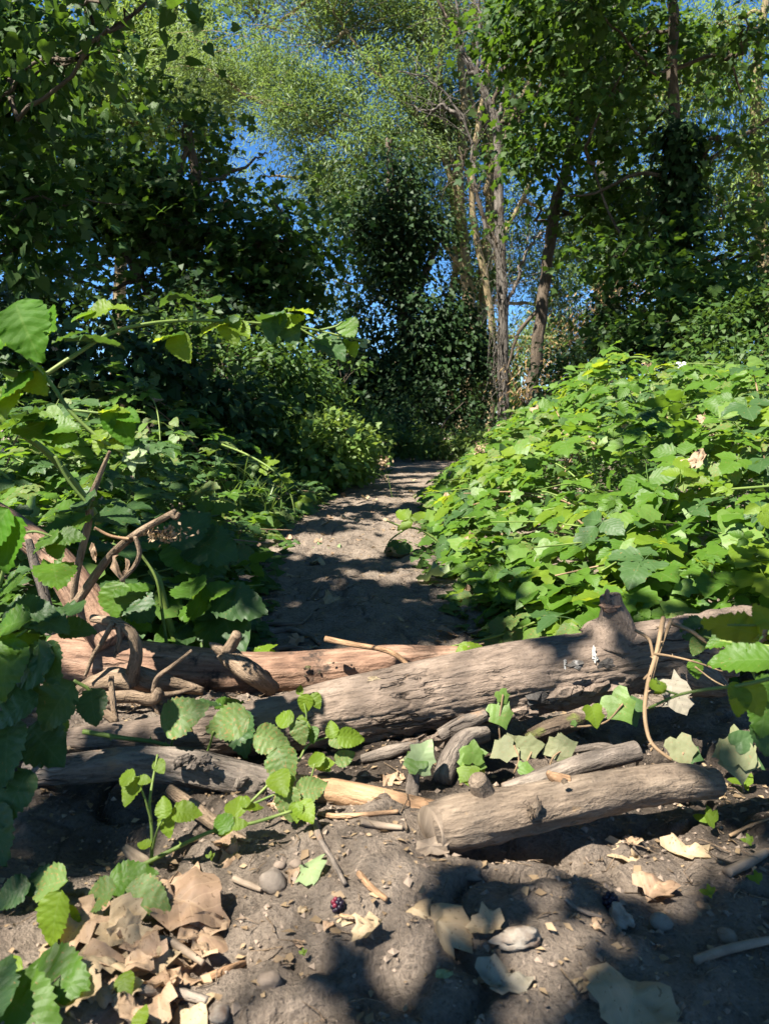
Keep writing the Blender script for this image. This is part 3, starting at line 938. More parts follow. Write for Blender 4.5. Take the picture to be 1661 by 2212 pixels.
    tree('sycamore_tree', 'ivy clad sycamore with straight dark trunk and spreading lobed leaves at the upper right', 'tree',
         [(PL(9, (1462, 1010), (1460, 760), (1458, 400), (1452, 120), (1448, -80)), [.085, .075, .068, .06, .055]),
          (PL(9, (1455, 390), (1380, 375), (1290, 415), (1230, 425)), [.028, .022, .016, .01]), (PL(9, (1456, 390), (1540, 340), (1640, 270), (1720, 220)), [.03, .025, .018]),
          (PL(9, (1452, 150), (1560, 120), (1600, 200)), [.025, .018, .01]), (PL(9, (1458, 640), (1380, 560), (1320, 470), (1280, 360)), [.025, .018, .01])],
         [(1370, 100, 110, 80, 9.6, .5), (1330, 190, 90, 70, 8.3, .6), (1540, 130, 110, 90, 9.7, .5), (1380, 300, 110, 60, 9.7, .5), (1550, 300, 110, 60, 8.4, .6), (1610, 60, 90, 80, 8.6, .7), (1430, 420, 130, 60, 9.7, .5),
          (1560, 460, 110, 60, 8.2, .7), (1620, 560, 90, 70, 8.2, .7), (1340, 560, 110, 60, 8.4, .6), (1500, 620, 140, 70, 8, .7), (1600, 680, 90, 60, 7.8, .6), (1300, 20, 150, 50, 8.4, .8), (1400, 690, 110, 60, 8, .6)],
         6500, 'syc', 'sycamore', .088, 26, .24, .45, .5, singles=300, seed=29, flat=.4, twig_r=.005, extra=ivycoat)
    # --- dark ivy tower in the middle
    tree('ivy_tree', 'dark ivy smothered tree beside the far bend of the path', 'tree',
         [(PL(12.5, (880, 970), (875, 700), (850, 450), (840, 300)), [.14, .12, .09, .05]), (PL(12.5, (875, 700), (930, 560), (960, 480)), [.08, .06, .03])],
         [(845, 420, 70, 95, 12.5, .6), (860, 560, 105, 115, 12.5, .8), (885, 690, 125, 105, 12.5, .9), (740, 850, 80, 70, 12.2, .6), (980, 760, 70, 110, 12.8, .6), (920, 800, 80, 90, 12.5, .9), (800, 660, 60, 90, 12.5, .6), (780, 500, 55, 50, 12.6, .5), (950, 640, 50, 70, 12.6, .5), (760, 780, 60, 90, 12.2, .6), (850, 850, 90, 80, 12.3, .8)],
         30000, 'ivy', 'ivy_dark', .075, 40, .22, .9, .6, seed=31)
    # --- horse chestnut at mid left
    tree('chestnut_tree', 'dark horse chestnut with dense lobed leaves leaning over the left of the path', 'tree',
         [(PL(8, (330, 1010), (350, 800), (380, 620), (420, 420), (400, 250)), [.12, .10, .085, .06, .03]), (PL(8, (365, 700), (280, 560), (200, 430)), [.06, .045, .02]), (PL(8, (380, 640), (480, 560), (570, 520)), [.05, .035, .02])],
         [(400, 290, 130, 80, 8, .9), (330, 370, 150, 80, 7.8, .9), (470, 400, 110, 80, 7.8, .9), (250, 470, 150, 90, 7.8, .9), (420, 500, 160, 80, 7.8, .9), (560, 520, 110, 80, 8, .8), (150, 420, 130, 110, 8, 1), (300, 600, 170, 80, 7.8, .9),
          (500, 610, 120, 70, 8, .8), (620, 600, 80, 70, 8.4, .7), (120, 580, 130, 90, 7.8, .9), (180, 330, 120, 90, 8.2, .9), (420, 690, 160, 60, 8, .8), (600, 690, 90, 60, 8.4, .7), (600, 440, 90, 70, 8.2, .7), (540, 350, 80, 60, 8.2, .7), (660, 520, 70, 60, 8.6, .6)],
         11500, 'syc', 'chestnut', .085, 26, .22, .55, .55, singles=300, single_mat='sycamore_one', seed=37, flat=.45)
    # --- near overhanging tree, upper left
    tree('lime_tree', 'near tree with dark leafy branches hanging into the upper left corner', 'tree',
         [([(-3.4, 3.2, -.05), (-3.2, 3.3, 1.5), (-3.0, 3.4, 3.2), (-2.8, 3.5, 6)], [.16, .14, .12, .08]), ([(-3.1, 3.3, 2.2), (-2.4, 3.6, 2.3), (-1.8, 3.8, 2.15)], [.05, .03, .012]), ([(-3.0, 3.4, 3.0), (-2.2, 3.8, 3.0), (-1.5, 4.0, 2.75)], [.05, .03, .012])],
         [(60, 60, 150, 110, 4, .6), (200, 20, 130, 60, 3, .4), (330, -10, 80, 50, 3, .3), (30, 230, 110, 110, 3.9, .6), (-60, 400, 140, 130, 3.9, .6), (80, 430, 80, 80, 3.8, .4), (30, 540, 100, 80, 3.8, .5), (-150, 150, 200, 200, 4, .8), (250, 60, 90, 50, 3, .3), (120, 130, 110, 80, 3.4, .4)],
         4600, 'syc', 'chestnut', .06, 22, .14, .6, .6, singles=300, single_kind='heart', single_mat='sycamore_one', seed=41, flat=.6, twig_r=.0028)


build_trees()

# --- unseen trees behind the viewer, leaves arranged to throw dapple and shade
SN = np.array(SUN)


def build_shade():
    bl = []

    def over(px, py, rad, t):
        g = G(px, py)
        c = g + SN * t  # leaf cluster set towards the sun to shade this ground point
        bl.append((c, np.array((rad, rad, rad * .55))))
    # foreground patches
    for px, py, rad, t in [(960, 1935, .035, 2.3), (1050, 1945, .04, 2.5), (1270, 1985, .04, 2.5), (1230, 1915, .025, 2.3),
                           (870, 2165, .045, 2.3), (980, 2170, .045, 2.5), (1090, 2190, .04, 2.4),
                           (1570, 2085, .05, 2.4), (1650, 2120, .05, 2.6),
                           (1450, 1430, .05, 2.9), (1540, 1460, .07, 2.9), (1620, 1400, .07, 3), (1500, 1560, .06, 2.8), (1600, 1650, .06, 2.8), (1630, 1760, .05, 2.8), (1420, 1560, .04, 2.8), (1330, 1570, .035, 2.8),
                           (230, 1640, .06, 2.6), (120, 1660, .07, 2.6), (60, 1780, .09, 2.6), (180, 1780, .06, 2.6), (30, 1900, .07, 2.6), (60, 1540, .08, 2.6),]:
        over(px, py, rad, t)
    for px, py, Y, rad, t in [(30, 1600, .76, .07, 2.5), (20, 1750, .73, .07, 2.6), (110, 1520, .8, .06, 2.6)]:
        bl.append((P(px, py, Y) + SN * t, np.array((rad, rad, rad * .55))))
    near = len(bl)
    for px, py, rad, t in [(560, 1330, .11, 3.4), (640, 1350, .15, 3.4), (770, 1372, .09, 3.4), (900, 1340, .11, 3.4), (560, 1385, .1, 3.4), (1000, 1350, .08, 3.4), (600, 1255, .14, 3.6), (720, 1265, .11, 3.6), (840, 1300, .07, 3.5), (820, 1220, .09, 3.8),
                           (560, 1200, .14, 4), (760, 1130, .16, 4.4), (660, 1105, .18, 4.4), (860, 1100, .2, 4.6), (760, 1075, .18, 4.8), (880, 1060, .2, 5), (920, 1030, .22, 5), (890, 1012, .25, 5.5),
                           (480, 1250, .12, 3.6), (430, 1330, .1, 3.4), (250, 1060, .2, 3.8), (1080, 1120, .10, 4), (1040, 1290, .07, 3.6), (1500, 1150, .12, 3.6), (1600, 1050, .15, 4)]:
        over(px, py, rad, t)
    base = (-2.6, -1.9, -.02)
    root = empty('shade_tree', base, 'unseen shading tree behind the viewer with leaf clusters placed to shadow the logs and path', 'tree')
    mb = MB()
    tp = [base, (-2.5, -1.8, 1.6), (-2.2, -1.6, 3.2), (-1.9, -1.3, 5.2)]
    tube(mb, tp, [.2, .17, .14, .08], 12, 40)
    put('trunk', mb, M['trunk'], root)
    tpp = crspline(tp, 30)
    tw = MB()
    lv = MB()
    for k, (c, R) in enumerate(bl):
        s = tpp[np.argmin(np.linalg.norm(tpp - c, axis=1) + np.maximum(0, tpp[:, 2] - c[2]))]
        sticks(tw, np.repeat([s], 1, 0), np.array([c]), .006)
        n = int(16 * (R[0] / .06) ** 2) if k < near else int(42 * (R[0] / .12) ** 2)
        n = min(n, 700)
        if k < near:
            pos = c + nrm(rng.normal(size=(n, 3))) * (rng.random(n) ** .4)[:, None] * R * 1.1
        else:
            sub = c + rng.normal(size=(6, 3)) * R * np.array((1.0, .8, .8))
            pos = sub[rng.integers(0, 6, n)] + rng.normal(size=(n, 3)) * R * .38
        leaves_np(lv, 'syc', pos, rng.normal(size=(n, 3)) + np.array((0, 0, -.2)), SN + rng.normal(size=(n, 3)) * .3, (.05 if k < near else .11) * (.5 + .9 * rng.random(n)))
    put('twigs', tw, M['trunk'], root, kind='stuff')
    put('crown', lv, M['shade'], root, kind='stuff')
    # wide high canopy added out of view to dim the wood, keeping the sun's way to the clearing open
    n = 190000
    pos = np.stack([rng.uniform(-13, 9, n), rng.uniform(-8, 13, n), rng.uniform(4.2, 11.0, n)], 1)
    g = pos - SN * (pos[:, 2:3] / SN[2])           # where this leaf's shadow lands
    lit = (g[:, 0] > -1.0) & (g[:, 0] < 4.4) & (g[:, 1] > .2) & (g[:, 1] < 7.6)
    lit |= (g[:, 0] > -2.2) & (g[:, 1] > 1.4) & (g[:, 1] < 7) & (rng.random(n) < .8)
    far = (g[:, 1] > 13.8) | ((g[:, 1] > 11.3) & (g[:, 0] > 1.3 + 1.16 * np.maximum(0, g[:, 1] - 12.5)))
    ok, dist = in_frame(pos)
    q = pos - np.array((0, 0, CAMZ))
    elev = q[:, 2] / np.maximum(q[:, 1], .01)
    seen = (q[:, 1] > 0) & (elev < .60) & (np.abs(q[:, 0]) < q[:, 1] * .62 + .8)
    cl = fbm(pos[:, 0] * .7, pos[:, 1] * .7, pos[:, 2] * .7, 77, 2) > -.05
    keep = ~lit & ~seen & cl & ~far
    pos = pos[keep]
    lv = MB()
    leaves_np(lv, 'oval', pos, rng.normal(size=(len(pos), 3)) + np.array((0, 0, -.4)), np.array((0, 0, 1.0)) + rng.normal(size=(len(pos), 3)) * .4, .2 * (.7 + .6 * rng.random(len(pos))))
    r2 = empty('shade_canopy', (-5.5, -2.0, 0), 'unseen canopy added above and behind the viewer to darken the wood', 'tree')
    mb = MB()
    tube(mb, [(-5.5, -2, 0), (-5.4, -1.9, 3), (-5, -1.6, 7.5)], [.3, .26, .15], 12, 20)
    put('trunk', mb, M['trunk'], r2)
    put('crown', lv, M['shade'], r2, kind='stuff')


build_shade()

# ------------------------------------------------------------------ shrubs and hedges
def shrub(name, label, blobs, n, kind, mat, size, Y, base_px, clump=.12, per=22, droop=.5, singles=0, cat='shrub', group=None, seed=0, shell=.5, barkm='trunk', single_kind='ivy', single_mat='ivy', zmin=.03):
    b = P(base_px, 950, Y)
    b[2] = float(gz(b[0], b[1]))
    top = P(blobs[0][0], blobs[0][1], Y)
    stems = []
    for k in range(3):
        e = P(blobs[k % len(blobs)][0], blobs[k % len(blobs)][1], Y)
        stems.append(([b + np.array((.05 * k, 0, -.02)), (b + e) / 2 + rng.normal(size=3) * .05, e], [.02, .014, .006]))
    return tree(name, label, cat, stems, blobs, n, kind, mat, size, per, clump, droop, shell, barkm, singles, single_kind, single_mat, group, .0035, .7, False, 'foliage', seed, 6, zmin)


def build_shrubs():
    g = 'shrubs along the edge of the wood'
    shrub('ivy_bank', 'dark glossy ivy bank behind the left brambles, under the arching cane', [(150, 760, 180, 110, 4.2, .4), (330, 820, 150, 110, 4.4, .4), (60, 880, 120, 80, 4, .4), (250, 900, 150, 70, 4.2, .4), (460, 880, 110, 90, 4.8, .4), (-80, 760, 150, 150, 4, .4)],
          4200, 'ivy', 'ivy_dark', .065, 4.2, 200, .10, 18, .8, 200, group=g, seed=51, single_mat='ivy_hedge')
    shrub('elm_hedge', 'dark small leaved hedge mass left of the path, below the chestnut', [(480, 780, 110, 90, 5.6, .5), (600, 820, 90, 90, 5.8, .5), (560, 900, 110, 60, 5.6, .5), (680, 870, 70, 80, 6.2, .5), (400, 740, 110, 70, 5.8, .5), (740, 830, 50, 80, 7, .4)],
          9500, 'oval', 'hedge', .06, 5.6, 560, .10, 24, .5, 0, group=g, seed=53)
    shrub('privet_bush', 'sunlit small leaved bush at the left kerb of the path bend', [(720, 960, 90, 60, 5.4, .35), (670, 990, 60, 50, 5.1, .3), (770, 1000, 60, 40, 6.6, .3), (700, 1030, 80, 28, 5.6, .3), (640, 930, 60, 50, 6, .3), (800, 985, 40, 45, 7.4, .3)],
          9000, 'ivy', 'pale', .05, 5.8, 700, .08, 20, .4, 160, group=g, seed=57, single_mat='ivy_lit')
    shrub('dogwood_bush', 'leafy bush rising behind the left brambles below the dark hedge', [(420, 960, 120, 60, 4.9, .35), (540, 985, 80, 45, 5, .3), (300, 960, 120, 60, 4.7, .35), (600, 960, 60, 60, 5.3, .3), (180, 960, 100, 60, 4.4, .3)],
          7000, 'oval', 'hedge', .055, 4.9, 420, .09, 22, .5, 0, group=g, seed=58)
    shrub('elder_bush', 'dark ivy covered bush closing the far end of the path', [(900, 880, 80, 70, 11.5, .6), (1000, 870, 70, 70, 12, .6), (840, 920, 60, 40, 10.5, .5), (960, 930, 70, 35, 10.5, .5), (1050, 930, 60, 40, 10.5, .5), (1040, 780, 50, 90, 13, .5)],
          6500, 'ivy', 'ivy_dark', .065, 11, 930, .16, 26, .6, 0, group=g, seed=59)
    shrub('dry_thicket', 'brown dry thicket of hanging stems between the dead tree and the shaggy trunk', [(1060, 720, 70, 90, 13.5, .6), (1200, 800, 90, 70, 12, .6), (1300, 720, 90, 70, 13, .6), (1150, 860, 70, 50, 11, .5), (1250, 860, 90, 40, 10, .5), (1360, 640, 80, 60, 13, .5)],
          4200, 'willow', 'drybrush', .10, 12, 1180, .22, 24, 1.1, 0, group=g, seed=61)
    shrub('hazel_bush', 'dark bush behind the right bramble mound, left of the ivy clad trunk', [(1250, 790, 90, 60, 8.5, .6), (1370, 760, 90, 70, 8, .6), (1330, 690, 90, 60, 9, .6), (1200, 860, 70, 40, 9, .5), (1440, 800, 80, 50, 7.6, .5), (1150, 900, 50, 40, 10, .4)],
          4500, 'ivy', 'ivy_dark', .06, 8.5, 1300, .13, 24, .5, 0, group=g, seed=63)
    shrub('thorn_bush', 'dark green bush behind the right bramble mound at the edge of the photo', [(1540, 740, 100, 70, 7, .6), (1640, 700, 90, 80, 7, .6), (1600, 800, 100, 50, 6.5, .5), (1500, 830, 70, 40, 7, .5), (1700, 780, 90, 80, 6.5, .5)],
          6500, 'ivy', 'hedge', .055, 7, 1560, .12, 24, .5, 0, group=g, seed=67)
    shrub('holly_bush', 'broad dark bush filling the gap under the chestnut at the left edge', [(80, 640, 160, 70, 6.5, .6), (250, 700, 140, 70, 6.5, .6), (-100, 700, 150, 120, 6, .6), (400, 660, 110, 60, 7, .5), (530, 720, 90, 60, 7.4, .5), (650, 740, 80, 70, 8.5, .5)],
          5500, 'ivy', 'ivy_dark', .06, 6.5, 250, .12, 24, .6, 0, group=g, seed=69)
    shrub('bindweed_mound', 'low pale green herb mound left of the far bend', [(800, 940, 45, 40, 9, .4), (760, 920, 50, 45, 9, .4), (860, 960, 40, 30, 9.6, .4)],
          2600, 'oval', 'hedge', .07, 9, 800, .1, 20, .4, 0, group=g, seed=71)
    shrub('nettle_bed', 'yellowing nettles in front of the dead trunk at the path end', [(960, 960, 60, 28, 10, .4), (1040, 955, 50, 30, 9.5, .4), (1100, 945, 50, 35, 9, .4), (900, 950, 40, 35, 10.5, .4)],
          2600, 'oval', 'pale', .07, 10, 1000, .1, 20, .7, 0, group=g, seed=73)


M['ivy_hedge'] = leaf_mat('ivy_hedge_leaf', (.025, .06, .018), (.05, .1, .028), (.06, .1, .04), (.12, .24, .02), .22, .5, 3, spec=.3)
M['ivy_lit'] = leaf_mat('ivy_lit_leaf', (.05, .11, .022), (.095, .17, .03), (.1, .15, .06), (.2, .34, .03), .3, .38, 3)
build_shrubs()


def build_far_wood():
    n = 16000
    x = rng.uniform(-24, 26, n)
    y = 25 + rng.random(n) * 4
    top = 1.9 + .9 * fbm(x * .35, y * .1, seed=88, o=3)
    pos = np.stack([x, y, top * rng.random(n) ** .7], 1)
    mb = MB()
    leaves_np(mb, 'oval', pos, rng.normal(size=(n, 3)), rng.normal(size=(n, 3)) * .5 + np.array((-.2, -.4, .7)), .34 * (.6 + .8 * rng.random(n)))
    tag(put('far_wood', mb, M['hedge']), 'low far off wood closing the view under the trees', 'wood', kind='stuff')


build_far_wood()

# ------------------------------------------------------------------ bramble thickets, leaf by leaf
def hR(x, y):
    d = x - (pathR(y) - .10)
    h = np.where(d < 0, -1, .80 * d / (1 + .15 * d * d)) + .03
    cap = .56 + .05 * np.clip(y - 2, 0, 4)
    h = np.minimum(h, cap) * sst(1.25, 2.2, y) * .5 + np.minimum(h, cap) * .5
    return np.where(d < 0, -1, h * (1.0 + .30 * vn(x * 2.3, y * 2.3, seed=41) + .16 * vn(x * 6, y * 6, seed=47)) + .04)


def hL(x, y):
    d = (pathL(y) + .08) - x
    h = .75 * d / (1 + .35 * d * d) + .03
    return np.where(d < 0, -1, np.minimum(h, .62 + .10 * np.clip(y - 2.2, 0, 2.5)) * (1.05 + .4 * vn(x * 2.1, y * 1.9, seed=43)) + .04)


def thicket(side, roots, n, area, labels, mats, size, group):
    hf = hR if side > 0 else hL
    (x0, x1), (y0, y1) = area
    pts = []
    while len(pts) < n:
        y = y0 + (y1 - y0) * rng.random() ** 1.6
        x = x0 + (x1 - x0) * rng.random()
        h = float(hf(x, y))
        if h < 0 or (h > .12 and float(vn(x * 3.3, y * 3.3, seed=61)) > .55 and rng.random() < .75):
            continue
        dep = min(abs(rng.normal()) * (.06 + .12 * min(h, 1)), h - .02)
        z = h - dep
        q = np.array((x, y, z))
        ok, _ = in_frame(q[None] + 0)
        if not ok[0] and rng.random() < .85:
            continue
        pts.append(q)
    pts = np.array(pts)
    roots = np.array(roots, float)
    own = np.argmin(np.linalg.norm(pts[:, None, :2] - roots[None], axis=2), axis=1)
    e = .05
    for k, r in enumerate(roots):
        sel = pts[own == k]
        if len(sel) < 4:
            continue
        b = np.array((r[0], r[1], float(gz(r[0], r[1])) - .01))
        root = empty('bramble_bush', b, labels[k], 'bramble', group)
        tips = sel[rng.choice(len(sel), min(9, len(sel)), replace=False)]
        for j, t in enumerate(tips):
            mid = (b + t) / 2 + np.array((0, 0, .12 + .1 * rng.random())) * min(1, np.linalg.norm(t - b))
            mid[2] = min(mid[2], t[2] + .05)
            end = t + nrm((t - mid) * np.array((1, 1, .1))) * (.05 + .2 * rng.random()) + np.array((0, 0, -.03))
            mb = MB()
            cane_geo(mb, [b + rng.normal(size=3) * np.array((.04, .04, 0)), mid, t + np.array((0, 0, -.01)), end], .0042, .0018, 5, True, j, .06)
            put('cane', mb, M['cane' if rng.random() < .75 else 'cane_brown'], root)
        for q in sel:
            x, y, z = q
            gx = float(hf(x + e, y) - hf(x - e, y)) / (2 * e)
            gy = float(hf(x, y + e) - hf(x, y - e)) / (2 * e)
            n0 = nrm(np.array((-np.clip(gx, -1, 1) * .25, -np.clip(gy, -1, 1) * .2 - .05, 1.0)) + SN * .3 + rng.normal(size=3) * .30)
            out = nrm(np.array((x - r[0], y - r[1], 0)) * .5 + rng.normal(size=3) * np.array((.6, .6, .0)) + np.array((-.25 * side, -.4, 0)))
            a = out - n0 * np.dot(out, n0)
            s = size * (.42 + .95 * rng.random())
            mat = mats[rng.integers(len(mats))]
            u = rng.random()
            kind = 'tri' if u < .70 else 'five' if u < .82 else 'ivy' if u < .89 else 'heart' if u < .945 else 'leaflet' if u < .985 else 'dryrag'
            if kind == 'ivy' or kind == 'heart':
                mat = 'ivy'
            elif kind == 'dryrag':
                mat, s = 'dead', s * .6
            if u > .82:
                n0 = nrm(n0 + np.array((0, -.5, 0)) + rng.normal(size=3) * .3)
                a = out - n0 * np.dot(out, n0)
            ms = leaf_meshes(kind, mat)
            put_mesh('leaf', ms[rng.integers(len(ms))], leafM(q - nrm(a) * s * .5, a, n0, s), root)


RR = [(.75, 1.75), (1.2, 1.9), (.8, 2.4), (1.35, 2.6), (.85, 3.2), (1.5, 3.4), (2.1, 3.0), (.95, 4.2), (1.7, 4.4), (2.5, 4.3), (1.3, 5.6), (2.2, 5.8), (3.2, 5.6), (1.6, 7.4), (2.8, 7.4)]
RLAB = ['bramble bush spilling over the back of the big log beside its stub', 'bramble bush behind the big log at the right edge of the photo', 'low bramble bush with dusty leaves along the right kerb of the path',
        'sunlit bramble bush behind the stub of the big log', 'bramble bush reaching over the path where it narrows', 'bright bramble bush in the middle of the right hand mound', 'tall bramble bush at the right edge with large backlit leaves',
        'bramble bush at the foot of the mound by the path bend', 'bramble bush on the mound below the leaning tree', 'bramble bush crowning the right side of the mound', 'bramble bush at the far tip of the mound near the dead trunk',
        'high bramble bush on the crest of the mound under the ivy clad sycamore', 'far bramble bush at the right end of the crest', 'bramble bush beside the foot of the dead trunk', 'shaded bramble bush behind the crest of the mound']
thicket(1, RR, 4000, ((.2, 4.0), (1.35, 7.5)), RLAB, ['bramble', 'bramble', 'bramble', 'bramble', 'bramble_young', 'bramble_spot', 'bramble_dark'], .064, 'bramble bushes right of the path')
RL = [(-.62, 1.55), (-.75, 2.0), (-.8, 2.6), (-1.3, 2.4), (-.95, 3.3), (-1.6, 3.3), (-.9, 4.2), (-1.8, 4.4)]
LLAB = ['dark broad leaved bramble bush behind the peeled log at its left end', 'bramble bush with big dusty leaves leaning onto the path', 'bramble bush left of the path with trailing cane', 'shaded bramble bush behind the dead twigs',
        'bramble bush where the path narrows on the left', 'bramble bush below the dark ivy bank at the left edge', 'small leaved bramble bush in front of the hedge', 'bramble bush against the foot of the ivy bank']
thicket(-1, RL, 1200, ((-2.6, -.3), (1.45, 4.6)), LLAB, ['bramble', 'bramble_dark', 'bramble_dark', 'bramble', 'bramble_spot'], .066, 'bramble bushes left of the path')

# low growth under the canes and thinning out over the path's edges
def build_undergrowth():
    for side, nm, lab in ((1, 'undergrowth', 'low leafy growth under the right brambles'), (-1, 'undergrowth', 'low leafy growth under the left brambles')):
        n = 15000
        y = 1.35 + 6.5 * rng.random(n) ** 1.5
        d = -.10 + 2.2 * rng.random(n) ** 1.4
        ok = (d > 0) | (rng.random(n) < .35 * (vn(d * 3, y * 2.5, seed=66) > -.1))
        y, d = y[ok], d[ok]
        x = pathR(y) - .06 + d if side > 0 else pathL(y) + .06 - d
        h = np.clip((hR if side > 0 else hL)(x, y), .03, .5)
        z = gz(x, y) + .008 + h * .55 * rng.random(len(x)) ** 1.3 * np.clip(d * 5 + .3, .1, 1)
        k = len(x)
        mb = MB()
        leaves_np(mb, 'ivy', np.stack([x, y, z], 1), rng.normal(size=(k, 3)) * np.array((1, 1, .3)), np.array((-.1, -.3, 1.0)) + rng.normal(size=(k, 3)) * .35, .034 * (.5 + .9 * rng.random(k)))
        tag(put(nm, mb, M['hedge']), lab, 'undergrowth', kind='stuff')


build_undergrowth()

# ------------------------------------------------------------------ logs and branches
def log_obj(name, label, cat, pts, rads, mat, n=64, m=220, amp=.06, crackamp=.05, seed=1, low=0.0, extra=None, part='trunk', cut=None):
    base = np.array(pts[0], float)
    root = empty(name, base, label, cat)
    mb = MB()

    def dsp(c, s, l, R):
        a, b = c / R, s / R
        d = R * amp * fbm(a * 1.1, b * 1.1, l * 5, seed, 3)
        f = 1 - np.abs(fbm(a * 3.2, b * 3.2, l * 9 + .2 * a, seed + 4, 2))
        d = d - R * crackamp * sst(.86, .99, f)
        f2 = 1 - np.abs(fbm(a * 6.5, b * 6.5, l * 16 + .3 * b, seed + 14, 2))
        d = d - R * crackamp * .6 * sst(.88, .98, f2)
        fin = fbm(a * 8, b * 8, l * 60, seed + 7, 3)
        d = d + R * .012 * fin
        if low:
            w = sst(.15, -.55, a) * low
            d = d + R * w * (.10 * fbm(a * 5, b * 5, l * 45, seed + 9, 3) - .06)
        return d
    tube(mb, pts, rads, n, m, dsp, seed=seed)
    tr = put(part, mb, M[mat], root)
    if extra:
        root['_trunk'] = tr.name
        extra(root)
        del root['_trunk']
    return root


def stub(root, pts, rads, mat, name='branch_stub', n=14, seed=3, amp=.12, label=None):
    mb = MB()
    tube(mb, pts, rads, n, 26, lambda c, s, l, R: R * (amp * fbm(c / R * 1.7, s / R * 1.7, l * 30, seed, 3)), seed=seed)
    return put(name, mb, M[mat], root, label=label)


def flake(root, c, axis, normal, L, W, mat, seed, name='bark_flake', thick=.12):
    """a ragged chip with thickness"""
    rs = np.random.default_rng(seed)
    n = 14
    th = np.arange(n) * 2 * np.pi / n
    rr = 1 + .3 * rs.normal(size=n).clip(-1, 1)
    a = nrm(axis)
    nn = nrm(np.asarray(normal, float) - a * np.dot(normal, a))
    b = np.cross(a, nn)
    V = []
    for z, k in ((thick / 2, .92), (-thick / 2, 1.0)):
        for i in range(n):
            V.append(np.asarray(c) + a * math.cos(th[i]) * rr[i] * L * .5 * k + b * math.sin(th[i]) * rr[i] * W * .5 * k + nn * (z * W + .12 * W * rs.normal()))
    V.append(np.asarray(c) + nn * W * thick)
    V.append(np.asarray(c) - nn * W * thick)
    T = [(i, (i + 1) % n, 2 * n) for i in range(n)] + [(n + (i + 1) % n, n + i, 2 * n + 1) for i in range(n)]
    Q = [(i, n + i, n + (i + 1) % n, (i + 1) % n) for i in range(n)]
    mb = MB().add(V, Q, T, np.array(V) * 1.0)
    if '_trunk' in root:
        root = bpy.data.objects[root['_trunk']]
    return put(name, mb, M[mat], root, smooth=False)


